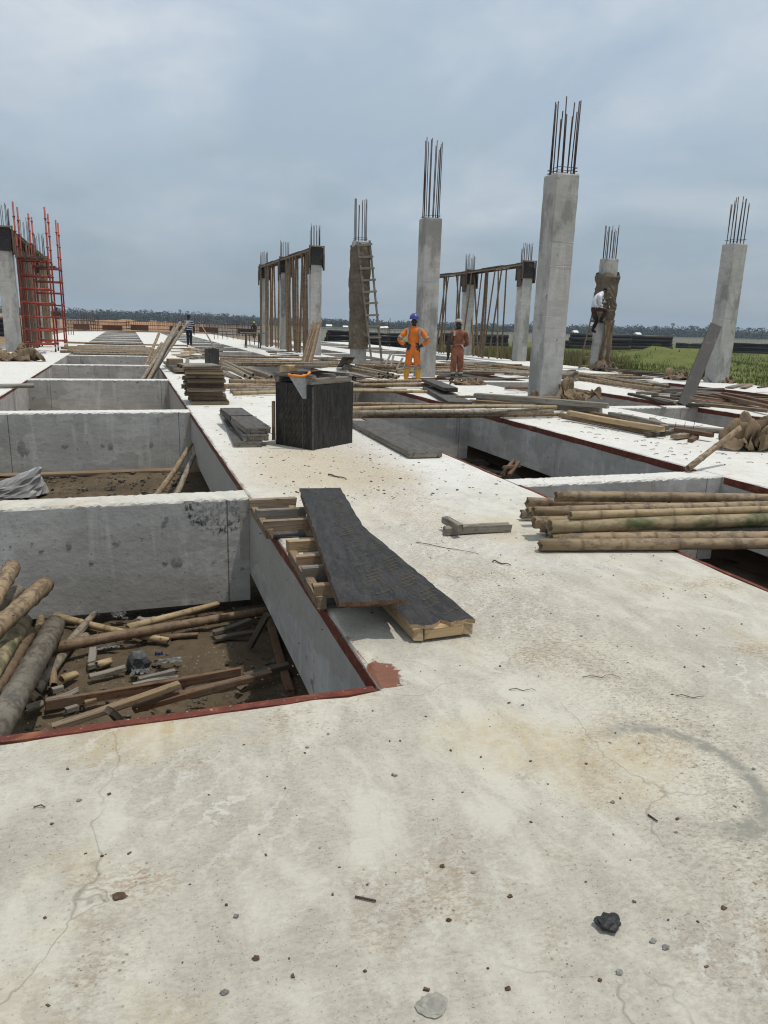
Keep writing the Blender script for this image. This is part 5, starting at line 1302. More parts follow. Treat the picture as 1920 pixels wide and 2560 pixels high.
wire([G(1268, 1720, .005), G(1345, 1728, .007)], .003, 'dark twig on the slab past the trowelled ring', WOODD, 'twig', 'twig'); wire([G(1455, 1690, .005), G(1550, 1692, .009)], .003, 'brown twig above the trowelled ring', WOODR, 'twig', 'twig'); wire([G(1690, 1736, .005), G(1765, 1742, .008)], .003, 'curved dark twig at the right of the near slab', WOODD, 'twig', 'twig')
wire([G(1620, 2036, .004), G(1644, 2053, .005)], .0025, 'short nail beside the trowelled ring')
litter('slab_grit', 'grit and crumbs scattered over the near slab', 900, (-.9, 3.2, 1.0, 5.5), .0, (.0015, .007), PEBB, 7, .6)
litter('slab_litter', 'bark and dirt crumbs scattered before the black box', 700, (1.0, 3.3, 5.5, 10.5), .0, (.003, .017), PEBB, 8, .4)
rr = random.Random(12); b = MB()
for _ in range(280):
    x, y = (rr.uniform(5.9, 8.8), 6.2+9*rr.random()**1.2) if rr.random() < .75 else (rr.uniform(1.0, 3.3), rr.uniform(11, 20))
    a = rr.uniform(-.9, .9); l = rr.uniform(.03, .085); p = Vector((x, y, .006)); d = Vector((math.cos(a), math.sin(a), 0))*l
    b.tube([p, p+d*.6+Vector((0, 0, .006)), p+d+Vector((rr.uniform(-.02, .02), rr.uniform(-.02, .02), 0))], .0035, 4, cap=False)
o = b.build('scattered_nails', REBAR); tag(o, 'dark bent nails scattered over the right hand slab', 'nails', kind='stuff')
# ------------------------------------------------------------------ people
def body(name, J, bones, parent, mats, pick, root_key='pelvis'):
    """one continuous skin grown round connected joints; J: name -> (point, rx, ry); pick(face centre) -> material slot"""
    keys = list(J); idx = {k: i for i, k in enumerate(keys)}; base = wloc(parent)
    me = bpy.data.meshes.new(name+'_skin'); me.from_pydata([tuple(Vector(J[k][0])-base) for k in keys], [(idx[a], idx[c]) for a, c in bones], [])
    o = bpy.data.objects.new(name+'_skin', me); COL.objects.link(o)
    o.modifiers.new('skin', 'SKIN'); sv = me.skin_vertices[0].data
    for k in keys: sv[idx[k]].radius = (J[k][1], J[k][2] if len(J[k]) > 2 else J[k][1]); sv[idx[k]].use_root = (k == root_key)
    m = o.modifiers.new('sub', 'SUBSURF'); m.levels = m.render_levels = 2
    fm = eval_mesh(o); bpy.data.meshes.remove(me)
    fm.name = name
    ruffle(fm, lambda p: .013*mnoise.noise(p*9)+.009*(1-2*abs(mnoise.noise(Vector((p.x*13, p.y*13, p.z*22))))) if p.z < .83*1.6 else 0)
    fm.materials.clear()
    for mt in mats: fm.materials.append(mt)
    for p in fm.polygons: p.use_smooth = True; p.material_index = pick(Vector(p.center)+base)
    ob = bpy.data.objects.new(name, fm); COL.objects.link(ob); ob.parent = parent; return ob
def ellips(c, r, name, mat, parent, n=14, m=10, zmin=-1.0, noise=0.0, rot=None):
    b = MB(); vs = []
    for j in range(m+1):
        t = math.asin(zmin)+(math.pi/2-math.asin(zmin))*j/m
        for i in range(n):
            a = 2*math.pi*i/n; d = Vector((math.cos(a)*math.cos(t)*r[0], math.sin(a)*math.cos(t)*r[1], math.sin(t)*r[2]))
            if noise: d *= 1+noise*mnoise.noise(d*9)
            vs.append(Vector(c)+(rot @ d if rot else d))
    b.add(vs, [(j*n+i, j*n+(i+1) % n, (j+1)*n+(i+1) % n, (j+1)*n+i) for j in range(m) for i in range(n)]); return b.build(name, mat, parent, smooth=True)
def cuff(p, q, r, name, mat, parent, h=.05):
    d = (Vector(q)-Vector(p)).normalized(); return MB().tube([Vector(p)-d*h/2, Vector(p)-d*h/2, Vector(p)+d*h/2, Vector(p)+d*h/2], [r*.9, r, r, r*.9], 14, cap=False).build(name, mat, parent, smooth=True)
def hand(J, tip_dir, side, k, palm, spread):
    """palm and five bent fingers as part of the skeleton"""
    w_ = Vector(J[k+'wrist'][0]); d = Vector(tip_dir).normalized(); s = Vector(side).normalized(); n = d.cross(s).normalized()
    J[k+'palm'] = (w_+d*.075, .034, .018)
    bl = [(k+'wrist', k+'palm')]
    for i, (o, l) in enumerate(((-.028, .066), (-.009, .076), (.010, .070), (.027, .054))):
        a = w_+d*.100+s*o; J[k+'f%da' % i] = (a, .010); J[k+'f%db' % i] = (a+d*l*.55+n*palm*.012+s*o*spread, .009); J[k+'f%dc' % i] = (a+d*l+n*palm*.035+s*o*spread, .0075)
        bl += [(k+'palm', k+'f%da' % i), (k+'f%da' % i, k+'f%db' % i), (k+'f%db' % i, k+'f%dc' % i)]
    t = w_+d*.045-s*.034; J[k+'t0'] = (t, .0105); J[k+'t1'] = (t+d*.045-s*.026+n*palm*.012, .009)
    bl += [(k+'palm', k+'t0'), (k+'t0', k+'t1')]; return bl
def standing(base, H, face, arms, stance=.12, hunch=0.0, bulk=1.0):
    """joints of a standing figure seen from behind; face = direction the person looks"""
    B = Vector(base); f = Vector(face).normalized(); s = Vector((f.y, -f.x, 0)); Z = Vector((0, 0, 1)); P = lambda u, v, z: B+s*u*H+f*v*H+Z*z*H
    b = bulk; J = {'pelvis': (P(0, 0, .515), .088*H*b, .066*H*b), 'waist': (P(0, .0, .60), .079*H*b, .056*H*b), 'chest': (P(0, -.004, .715), .098*H*b, .064*H*b), 'neckb': (P(0, .0, .815), .056*H, .045*H), 'neck': (P(0, .008, .855), .032*H, .032*H),
         'head0': (P(0, .014, .895), .042*H, .050*H), 'head1': (P(0, .016, .94), .046*H, .054*H), 'head2': (P(0, .012, .975), .034*H, .040*H)}
    bones = [('pelvis', 'waist'), ('waist', 'chest'), ('chest', 'neckb'), ('neckb', 'neck'), ('neck', 'head0'), ('head0', 'head1'), ('head1', 'head2')]
    for k, sg in (('l', -1), ('r', 1)):
        st = stance*sg*.5
        J[k+'hip'] = (P(.052*sg, 0, .475), .062*H*b); J[k+'knee'] = (P(.5*(.052*sg+st), .012, .275), .046*H*b, .048*H*b); J[k+'shin'] = (P(st*.95, 0, .15), .042*H*b); J[k+'ankle'] = (P(st, -.008, .045), .032*H*b); J[k+'toe'] = (P(st*1.1, .075, .018), .024*H, .018*H)
        bones += [('pelvis', k+'hip'), (k+'hip', k+'knee'), (k+'knee', k+'shin'), (k+'shin', k+'ankle'), (k+'ankle', k+'toe')]
        J[k+'shoulder'] = (P(.110*sg, 0, .795), .045*H*b)
        e, w_ = arms[k]; J[k+'elbow'] = (P(*e), .034*H*b); J[k+'wrist'] = (P(*w_), .021*H)
        J[k+'uparm'] = ((J[k+'shoulder'][0]+J[k+'elbow'][0])/2, .038*H*b); J[k+'forearm'] = ((J[k+'wrist'][0]*.45+J[k+'elbow'][0]*.55), .032*H*b)
        bones += [('neckb', k+'shoulder'), (k+'shoulder', k+'uparm'), (k+'uparm', k+'elbow'), (k+'elbow', k+'forearm'), (k+'forearm', k+'wrist')]
    return J, bones, P, f, s
VIEW = Vector((.36, .93, 0)).normalized()
def ears(root, c, s, H):
    for k in (-1, 1): ellips(Vector(c)+s*k*.046*H, (.010, .016, .026), 'ear', SKIN, root, 8, 6)

# man in bright orange, hands on hips, blue helmet
bO = G(1030, 955); H = 1.66
rO = empty('person', bO, 'man from behind in bright orange coverall, blue helmet and yellow boots, hands on hips', 'person')
J, bones, P, f, s = standing(bO, H, VIEW, {'l': ((-.235, -.055, .640), (-.105, -.035, .555)), 'r': ((.235, -.055, .640), (.105, -.035, .555))}, .19, bulk=1.08)
for k, sg in (('l', -1), ('r', 1)): bones += hand(J, s*(-sg)*.6+f*.55-Vector((0, 0, .45)), Vector((0, 0, 1)), k, sg, .25)
def pk(c):
    z = (c.z-bO.z)/H; u = (c-bO).dot(s)/H
    if z > .842: return 1
    if z < .225: return 2
    for k in 'lr':
        w_ = J[k+'wrist'][0]; e = J[k+'elbow'][0]
        if (c-w_).length < .12 and (c-e).length > (w_-e).length-.075 and abs(u) < .20 and z < .60 and ((c-bO).dot(f)/H < -.022 or abs(u) > .085): return 1
    return 0
body('body', J, bones, rO, [ORANGE, SKIN, BOOT], pk)
hc = P(0, .014, .985)
hm = ellips(hc-Vector((0, 0, .012)), (.125, .145, .135), 'helmet', HELM, rO, 20, 10, -.05); b = MB()
ring = []; 
for rr_, z in ((.118, -.012), (.150, -.026), (.150, -.034), (.118, -.022)):
    ring += [hc+s*math.cos(a)*rr_*.93+f*(math.sin(a)*rr_*1.08+.006)+Vector((0, 0, z)) for a in [2*math.pi*i/20 for i in range(20)]]
b.add(ring, [(j*20+i, j*20+(i+1) % 20, ((j+1) % 4)*20+(i+1) % 20, ((j+1) % 4)*20+i) for j in range(4) for i in range(20)]); b.build('brim', HELM, hm, smooth=True)
ears(rO, P(0, .012, .925), s, H)
MB().tube([P(-.05, -.03, .838), P(0, -.045, .846), P(.05, -.03, .838)], [.022, .026, .022], 8).build('collar', ORANGE, rO, smooth=True)
for k, sg in (('l', -1), ('r', 1)):
    cuff(J[k+'uparm'][0].lerp(J[k+'elbow'][0], .55), J[k+'elbow'][0], .074, 'reflective_band', GREYB, rO, .06); cuff(J[k+'shin'][0]+Vector((0, 0, .135)), J[k+'ankle'][0], .088, 'reflective_band', GREYB, rO, .06)
    stick('shoulder_band', P(.088*sg, -.052, .828), P(.088*sg, -.090, .735), .055, .012, GREYB, rO, up=-f)
    cuff(J[k+'shin'][0]+Vector((0, 0, .085)), J[k+'ankle'][0], .075, 'boot_top', BOOT, rO, .05)

# man in faded rust coverall, cap
bQ = G(1140, 954); H = 1.62
rQ = empty('person', bQ, 'man from behind in faded rust coverall with sleeves tied and a tan cap', 'person')
Jq, bones, P, f, s2_ = standing(bQ, H, (VIEW+Vector((-.15, .05, 0))), {'l': ((-.165, -.02, .60), (-.150, .03, .445)), 'r': ((.175, .06, .615), (.06, .14, .58))}, .13, bulk=1.06)
for k, sg in (('l', -1), ('r', 1)): bones += hand(Jq, Vector((0, 0, -1)) if sg < 0 else f*.6-s2_*.8, f, k, sg, .25)
def pk(c):
    z = (c.z-bQ.z)/H; u = (c-bQ).dot(s2_)/H
    if z > .842 or z < .118: return 1
    if u < -.122 and z < .79: return 1
    return 0
body('body', Jq, bones, rQ, [RUSTC, SKIN], pk)
hc = P(0, .014, .975); cp = ellips(hc-Vector((0, 0, .01)), (.105, .118, .088), 'cap', CAP, rQ, 18, 8, -.05)
b = MB(); q = hc-s2_*.085+f*.03; b.tube([q-Vector((0, 0, .012)), q-s2_*.10+f*.02-Vector((0, 0, .03))], [.05, .035], 10); b.v = [(v[0], v[1], q.z+(v[2]-q.z)*.22-.012) for v in b.v]; b.build('cap_peak', CAP, cp, smooth=True)
ears(rQ, P(0, .012, .925), s2_, H)
MB().tube([P(-.04, -.032, .836), P(0, -.042, .842), P(.04, -.032, .836)], [.018, .022, .018], 8).build('collar', RUSTC, rQ, smooth=True)
for k, sg in (('l', -1), ('r', 1)): cuff(Jq[k+'shin'][0]-Vector((0, 0, .02)), Jq[k+'ankle'][0], .082, 'reflective_band', GREYB, rQ, .06)
stick('shoulder_band', P(-.08, -.050, .828), P(-.085, -.088, .745), .055, .012, GREYB, rQ, up=-f)
MB().tube([P(-.085, -.045, .60), P(0, -.075, .598), P(.085, -.045, .602)], [.020, .026, .022], 8).build('belt_fold', RUSTC, rQ, smooth=True)
MB().tube([P(.045, -.085, .60), P(.075, -.105, .565), P(.095, -.100, .535)], [.010, .009, .006], 6).build('belt_end', SHIRTW, rQ, smooth=True)
for k, sg in (('l', -1), ('r', 1)): ellips(Jq[k+'toe'][0]-Vector((0, 0, .012)), (.052, .13, .035), 'shoe', WOODG, rQ, 10, 6, -.6, rot=Matrix.Rotation(-math.atan2(f.x, f.y), 3, 'Z'))

# far man in a striped shirt
bS = G(474, 863.5); H = 1.70
rS = empty('person', bS, 'far man from behind in a blue and white striped shirt and dark jeans', 'person')
Js, bones, P, f, s3_ = standing(bS, H, (.05, 1, 0), {'l': ((-.17, .02, .61), (-.12, .10, .60)), 'r': ((.165, .0, .60), (.155, .03, .46))}, .10)
for k, sg in (('l', -1), ('r', 1)): bones += hand(Js, Vector((0, .2, -1)), f, k, sg, .25)
def pk(c):
    z = (c.z-bS.z)/H; u = abs((c-bS).dot(s3_)/H)
    if z > .84: return 1
    if z < .485 and u < .13: return 2 if z > .05 else 4
    if u > .13 and z < .66: return 1
    if abs(z-.80) < .010 or abs(z-.735) < .012 or abs(z-.665) < .009 or abs(z-.60) < .012 or abs(z-.53) < .010: return 3
    return 0
body('body', Js, bones, rS, [NAVY, SKIN, JEANS, SHIRTW, DARKT], pk); ellips(P(0, .008, .955), (.095, .11, .10), 'hair', DARKT, rS, 12, 8, -.2); ears(rS, P(0, .012, .925), s3_, H)

# man in a white shirt climbing the ladder at the draped column
Yw = yS-.35
def W_(x, y, dy=0): return AY(1400+x*.14466, 640+y*.14466, Yw+dy)
rW = empty('person', W_(600, 1310), 'man in a white shirt and brown trousers crouched high on the ladder', 'person')
Jw = {'pelvis': (W_(590, 905), .135, .125), 'waist': (W_(590, 820), .125, .115), 'chest': (W_(650, 720), .155, .125), 'neckb': (W_(715, 655), .085, .075), 'neck': (W_(745, 625), .055), 'head0': (W_(770, 615), .07), 'head1': (W_(790, 605), .085, .08), 'head2': (W_(800, 575), .06),
      'lhip': (W_(575, 950, .10), .10), 'lknee': (W_(640, 1110, .15), .075), 'lankle': (W_(560, 1290, .12), .052), 'ltoe': (W_(620, 1318, .10), .04, .03),
      'rhip': (W_(640, 900, -.12), .105), 'rknee': (W_(800, 935, -.18), .082), 'rshin': (W_(745, 1040, -.16), .07), 'rankle': (W_(690, 1125, -.14), .05), 'rtoe': (W_(745, 1150, -.14), .04, .03),
      'rshoulder': (W_(690, 700, -.17), .075), 'relbow': (W_(690, 840, -.22), .058), 'rwrist': (W_(770, 880, -.12), .034), 'lshoulder': (W_(700, 690, .17), .075), 'lelbow': (W_(760, 800, .20), .055), 'lwrist': (W_(815, 760, .10), .034)}
bw = [('pelvis', 'waist'), ('waist', 'chest'), ('chest', 'neckb'), ('neckb', 'neck'), ('neck', 'head0'), ('head0', 'head1'), ('head1', 'head2'), ('pelvis', 'lhip'), ('lhip', 'lknee'), ('lknee', 'lankle'), ('lankle', 'ltoe'), ('pelvis', 'rhip'), ('rhip', 'rknee'), ('rknee', 'rshin'), ('rshin', 'rankle'), ('rankle', 'rtoe'), ('neckb', 'rshoulder'), ('rshoulder', 'relbow'), ('relbow', 'rwrist'), ('neckb', 'lshoulder'), ('lshoulder', 'lelbow'), ('lelbow', 'lwrist')]
bw += hand(Jw, RT*.9+UP*-.1, UP, 'r', 1, .3); bw += hand(Jw, RT*.7+UP*.5, UP, 'l', -1, .3)
wz, nz_ = Jw['pelvis'][0].z+.03, Jw['neckb'][0]
def pk(c):
    if (c-Jw['head1'][0]).length < .155 or (c-Jw['neck'][0]).length < .07: return 1
    for k in 'lr':
        if (c-Jw[k+'wrist'][0]).length < .16 and (c-Jw[k+'elbow'][0]).length > .10 and c.z > wz-.05: return 1
    if c.z > wz: return 0
    if c.z > Jw['rankle'][0].z+.14 and (c-Jw['lknee'][0]).length > .18: return 2
    return 3
body('body', Jw, bw, rW, [SHIRTW, SKIN, BROWNT, DARKT], pk); ellips(Jw['head1'][0]+UP*.04-RT*.02, (.085, .085, .075), 'hair', DARKT, rW, 12, 8, -.2); ears(rW, Jw['head1'][0], Vector((0, 1, 0)), 1.7)

# far worker in a yellow helmet behind the rusty cages, and a seated figure past the scaffold
def far_person(base, H, label, shirt, trouser, helm=None, face=(0, 1, 0)):
    r = empty('person', base, label, 'person'); Jf, bo, P, f, s = standing(base, H, face, {'l': ((-.16, .04, .62), (-.10, .14, .60)), 'r': ((.16, .04, .62), (.10, .14, .60))}, .12)
    for k, sg in (('l', -1), ('r', 1)): bo += hand(Jf, f, Vector((0, 0, 1)), k, sg, .25)
    body('body', Jf, bo, r, [shirt, SKIN, trouser], lambda c: 1 if (c.z-base.z)/H > .85 else (0 if (c.z-base.z)/H > .5 else 2))
    if helm: ellips(P(0, .014, .97), (.125, .14, .12), 'helmet', helm, r, 14, 8, -.05)
    else: ellips(P(0, .008, .955), (.095, .11, .10), 'hair', DARKT, r, 12, 8, -.2)
zz = -.3; p = AY(635, 806, 82.0); far_person(Vector((p.x, p.y, p.z-1.68)), 1.7, 'far worker in a yellow helmet behind the rusty cages', DARKT, DARKT, HELMY)
p = AY(141, 770, 60.0); far_person(Vector((p.x, p.y, p.z-1.62)), 1.65, 'tiny far figure in pale trousers seen past the scaffold legs', BROWNT, WHITE)
# ------------------------------------------------------------------ beyond the slabs
def gz(x, y, z0=-.58): return G(x, y, z0)
HR = Vector((_cy, -_sy, 0))                                         # level, across the view
HF = Vector((_sy, _cy, 0))                                          # level, along the view
def at_depth(x, depth, z):
    """the point seen at column x, at this distance along the view, at height z"""
    lo, hi = -4000.0, 4000.0
    for _ in range(60):
        m = (lo+hi)/2; p = HF*depth+HR*m+Vector((0, 0, z))
        if pix(p)[0] < x: lo = m
        else: hi = m
    return p
def pipe(p, q, r, mat, label, group):
    L = (q-p).length; b = MB(); b.tube([(0, 0, .5), (0, 0, 0), (0, 0, 0), (0, 0, L), (0, 0, L), (0, 0, L-.5)], [r*.86, r*.86, r, r, r*.86, r*.86], 14, cap=True)
    o = b.build('black_pipe', mat, smooth=False); o.data.polygons.foreach_set('use_smooth', [True]*len(o.data.polygons)); place(o, p, q); return tag(o, label, 'pipe', group)
def stack(xl, xr, ybase, rows, r, ang, label, group, mats=(PIPE,), back=True, zg=-.58, ybx=None):
    d = 1.0; xm = (xl+xr)/2; hz = 796.5+.03*(xm-316); depth = FPX*(CAM_H-zg)/(ybase-hz)
    c0, c1 = at_depth(xl, depth, zg), at_depth(xr, depth, zg); L = (c1-c0).length; mid = (c0+c1)/2
    ax = (HR*math.cos(ang)+HF*math.sin(ang)).normalized(); sd = Vector((-ax.y, ax.x, 0))
    for i, cnt in enumerate(rows):
        for k in range(cnt):
            z = zg+r+i*r*1.78; o = sd*((k+.5*(i % 2 if cnt > 1 else 0))*r*2.02); j = rnd.uniform(-.03, .03)*L
            pipe(mid+o-ax*(L/2-j)+Vector((0, 0, z-zg)), mid+o+ax*(L/2+j)+Vector((0, 0, z-zg)), r, rnd.choice(mats), label, group)
stack(1424, 1582, 871, [4, 4, 3, 2], .255, .16, 'thick black pipe in the stack seen between the tallest and the draped column', 'thick pipe stack by the tallest column', (PIPE, PIPER))
stack(1572, 1682, 872, [3, 3, 2, 1], .255, .10, 'thick black pipe in the stack right of the draped column', 'thick pipe stack right of the draped column', (PIPE, PIPER, PIPE))
stack(1100, 1272, 862, [2, 2, 1], .26, .10, 'thick black pipe in the stack behind the thin slanting props', 'thick pipe stack behind the right props')
stack(1690, 1765, 869, [2, 1], .22, .05, 'black pipe in the low stack left of the far right column', 'low pipe stack'); stack(1822, 1990, 882, [3, 3, 2, 2, 1], .14, .04, 'black pipe in the low stack at the right edge', 'pipe stack at the right edge')
stack(822, 905, 866, [7, 7, 6, 6, 5, 4, 4], .12, .42, 'black pipe in the stack left of the burlap wrapped column', 'pipe stack left of the wrapped column'); stack(915, 1000, 868, [4, 4, 4, 3, 3, 2], .13, .12, 'black pipe in the stack seen through the tall ladder', 'pipe stack behind the ladder')
stack(995, 1045, 870, [4, 3, 2], .13, .5, 'black pipe in the small stack beside the orange worker', 'pipe stack beside the orange worker'); stack(-40, 18, 838, [2, 2, 2, 1], .25, .0, 'black pipe in the stack at the left edge', 'pipe stack at the left edge'); stack(1030, 1100, 866, [2, 2, 1], .2, .1, 'black pipe between the two workers in the distance', 'pipe stack between the workers')
b = MB(); c = gz(1872, 880); b.box(c+Vector((0, 0, .25)), (1.6, .8, .5)); b.box(c+Vector((0, 0, .52)), (1.5, .7, .05)); o = b.build('concrete_block', PALEW, origin=c); tag(o, 'pale concrete block lying before the right edge pipes', 'block')
# boundary wall of pale panels
A_, B_ = at_depth(520, 96, -.62), at_depth(2010, 215, -.62); L = (B_-A_).length; d = (B_-A_).normalized(); n = int(L/1.25)
wall = empty('boundary_wall', A_, 'long pale panelled boundary wall behind the pipes', 'wall')
base_me = None
for i in range(n):
    p = A_+d*(1.25*i+.03); zt = 1.55+.03*math.sin(i*.9)
    o = stick('panel', p+Vector((0, 0, zt/2)), p+d*1.16+Vector((0, 0, zt/2)), zt, .08, PALEW, wall, up=d.cross(Vector((0, 0, 1))), cham=.01, jit=.0)
    if i % 3 == 0: stick('post', p-d*.05, p-d*.05+Vector((0, 0, zt+.08)), .14, .14, PALEW, wall)
stick('coping', A_+Vector((0, 0, 1.60)), B_+Vector((0, 0, 1.60)), .16, .07, PALEW, wall)
# starter bars and rusty cages at the far end of the slab
def starter(xs, yb, yt, label):
    b0 = G((xs[0]+xs[-1])/2, yb); r = empty('starter_bars', b0, label, 'rebar', 'starter bars at the far end')
    for x in xs:
        p = G(x, yb+rnd.uniform(-1.2, 1.2)); z = ztop(p, yt+rnd.uniform(-2, 12)); MB().tube([p, p+Vector((rnd.uniform(-.06, .06), 0, z))], .026, 5).build('rebar', REBAR, r, smooth=True)
    return r
starter([193, 198, 204], 826, 770, 'leftmost slim group of starter bars past the red scaffold'); starter([208, 211, 214, 217, 220, 223], 826, 774, 'dense group of starter bars past the red scaffold'); starter([229, 234, 239, 244, 248], 826, 778, 'group of starter bars just right of the dense one by the scaffold')
starter([435, 441, 448, 455], 830, 783, 'starter bars left of the striped man'); starter([482, 487, 491, 495, 500, 505], 832, 784, 'starter bars just right of the striped man'); starter([511, 516, 520, 524, 528], 832, 782, 'starter bars a little right of the striped man')
starter([592, 598, 606, 613, 622, 628], 842, 792, 'starter bars left of the central formwork'); starter([160, 166, 172, 178, 184], 838, 800, 'short starter bars right behind the scaffold legs'); starter([888, 894, 898, 905], 878, 830, 'thin bars rising before the pipes left of the orange worker'); starter([968, 974], 868, 790, 'two tall thin bars left of the orange worker')
starter([536, 545, 557, 568, 583, 595], 848, 820, 'short bars standing on the white far slab'); starter([615, 625, 636], 862, 826, 'short bars nearest before the central formwork')
def cage(x0, x1, y0, y1, h, label):
    p, q = G(x0, y0), G(x1, y1); d = (q-p).normalized(); L = (q-p).length; s = d.cross(Vector((0, 0, 1))); r = empty('rebar_cage', p, label, 'cage', 'rusty beam cages')
    for z in (.08, h*.33, h*.66, h):
        for o in (-.2, .2): MB().tube([p+s*o+Vector((0, 0, z)), q+s*o+Vector((0, 0, z))], .028, 5).build('long_bar', CAGE, r)
    n = int(L/.22)
    for i in range(n+1):
        c = p+d*(L*i/n)+Vector((rnd.uniform(-.03, .03), 0, 0)); MB().tube([c+s*.22+Vector((0, 0, .04)), c+s*.22+Vector((0, 0, h+.03)), c-s*.22+Vector((0, 0, h+.03)), c-s*.22+Vector((0, 0, .04))], .020, 4, cap=False).build('link', CAGE, r)
    k = rnd.uniform(.05, .4)
    stick('side_board', p+d*L*k+s*.3+Vector((0, 0, h*.45)), p+d*L*min(1, k+.55)+s*.3+Vector((0, 0, h*.4)), h*.5, .04, CAGE, r, up=s)
    return r
for x0, x1, y0, y1, h, lab in [(165, 235, 829, 829, 1.1, 'rusty cage at the left behind the scaffold legs'), (232, 322, 829, 830, 1.0, 'rusty cage left of the sand coloured slab end'), (318, 398, 830, 832, 1.15, 'rusty cage left of the striped man'), (396, 486, 832, 834, 1.15, 'rusty cage behind the striped man'), (486, 572, 834, 838, 1.1, 'rusty cage right of the striped man'), (570, 655, 838, 842, 1.1, 'rusty cage nearest the central formwork')]: cage(x0, x1, y0, y1, h, lab)
# trestle
p = G(632, 870); tr = empty('trestle', p, 'small dark trestle left of the central props', 'trestle')
for u in (-.35, .35):
    for v in (-.25, .25): stick('leg', p+Vector((u*1.1, v*1.3, 0)), p+Vector((u, v*.3, .8)), .06, .05, WOODD, tr)
stick('top', p+Vector((-.7, 0, .83)), p+Vector((.7, 0, .83)), .2, .06, WOODG, tr)
# long heap of orange earth
b = MB(); vs = []; c = at_depth(338, 150, -.6); nU, nV = 60, 12
for j in range(nV+1):
    for i in range(nU+1):
        u, v = i/nU*2-1, j/nV*2-1; h = 2.25*max(0, 1-u**4)*max(0, 1-v*v)*(.75+.35*mnoise.noise(Vector((u*3, v, 2)))+.12*mnoise.noise(Vector((u*11, v*3, 5))))
        vs.append(c+HR*u*10.5+HF*v*9+Vector((0, 0, h-.1)))
b.add(vs, [(j*(nU+1)+i, j*(nU+1)+i+1, (j+1)*(nU+1)+i+1, (j+1)*(nU+1)+i) for j in range(nV) for i in range(nU)])
EARTH = make_dirt('orange_earth', (.30, .165, .085), (.38, .225, .13), (.22, .12, .065)); o = b.build('earth_mound', EARTH, smooth=True); tag(o, kind='structure')
b = MB(); vs = []; c = at_depth(30, 140, -.6)
for j in range(nV+1):
    for i in range(nU+1):
        u, v = i/nU*2-1, j/nV*2-1; h = 2.6*max(0, 1-u**4)*max(0, 1-v*v)*(.8+.4*mnoise.noise(Vector((u*3, v, 8))))
        vs.append(c+HR*u*11+HF*v*9+Vector((0, 0, h-.1)))
b.add(vs, [(j*(nU+1)+i, j*(nU+1)+i+1, (j+1)*(nU+1)+i+1, (j+1)*(nU+1)+i) for j in range(nV) for i in range(nU)]); o = b.build('earth_mound', EARTH, smooth=True); tag(o, kind='structure')

# ------------------------------------------------------------------ grass
rg = np.random.default_rng(4)
def blades(n, pts, hmin, hmax, wmin, wmax, mat, name, label, lean=.5):
    V = np.zeros((n*3, 3)); 
    a = rg.uniform(0, 6.283, n); h = rg.uniform(hmin, hmax, n)*pts[:, 3]; w_ = rg.uniform(wmin, wmax, n)*(.6+.4*pts[:, 3]); la = rg.uniform(0, 6.283, n); ll = rg.uniform(.1, lean, n)*h
    dx, dy = np.cos(a)*w_/2, np.sin(a)*w_/2
    V[0::3, 0] = pts[:, 0]-dx; V[0::3, 1] = pts[:, 1]-dy; V[0::3, 2] = pts[:, 2]-.03
    V[1::3, 0] = pts[:, 0]+dx; V[1::3, 1] = pts[:, 1]+dy; V[1::3, 2] = pts[:, 2]-.03
    V[2::3, 0] = pts[:, 0]+np.cos(la)*ll; V[2::3, 1] = pts[:, 1]+np.sin(la)*ll; V[2::3, 2] = pts[:, 2]+h
    me = bpy.data.meshes.new(name); me.vertices.add(n*3); me.vertices.foreach_set('co', V.ravel()); me.loops.add(n*3); me.loops.foreach_set('vertex_index', np.arange(n*3)); me.polygons.add(n); me.polygons.foreach_set('loop_start', np.arange(n)*3); me.update(); me.validate(); me.materials.append(mat)
    o = bpy.data.objects.new(name, me); COL.objects.link(o); return tag(o, label, 'grass', kind='stuff')
def field(n, x0, x1, y0, y1, keep):
    out_ = []
    X, Y, K = rg.uniform(x0, x1, n*3), rg.uniform(y0, y1, n*3), rg.random(n*3)
    for x, y, k in zip(X, Y, K):
        dens = keep(x, y)
        if k < dens: out_.append((x, y, ground_z(x, y), .55+.9*max(0, .5+.5*mnoise.noise(Vector((x*.22, y*.22, 3))))))
        if len(out_) >= n: break
    return np.array(out_)
def kg(x, y):
    a = math.atan2(x, y)
    if not (.36 < a < .92): return 0
    dx, dy = (x-MOUND.x+1.2)/2.0, (y-MOUND.y+1.5)/3.2
    if dx*dx+dy*dy+1.3*mnoise.noise(Vector((x*.9, y*.9, 2))) < .95: return 0.02
    d = math.hypot(x, y); return min(1, (36/d)**1.6)*(.15+1.1*max(0, mnoise.noise(Vector((x*.3, y*.3, 1)))+.35))
pts = field(60000, 18.0, 75, 14, 80, kg); blades(len(pts), pts, .07, .24, .03, .07, GRASS, 'grass', 'green grass field beyond the slabs at right')
pts = field(9000, 18.0, 70, 14, 78, lambda x, y: kg(x, y)*.6); blades(len(pts), pts, .12, .34, .015, .04, STRAW, 'dry_grass', 'dry yellow stalks among the green field grass')
pts = field(9000, 18.0, 25, 33, 45, lambda x, y: .9 if mnoise.noise(Vector((x*.4, y*.4, 6))) > -.35 else .1); pts[:, 3] = 1.0; blades(len(pts), pts, .45, 1.15, .03, .08, STRAW, 'reeds', 'tall brown reeds behind the slanting props', .35)
pts = field(6000, 18.0, 26, 33, 46, lambda x, y: .8); pts[:, 3] = 1.0; blades(len(pts), pts, .4, 1.0, .03, .07, GRASS, 'green_reeds', 'green blades among the tall brown reeds', .35)

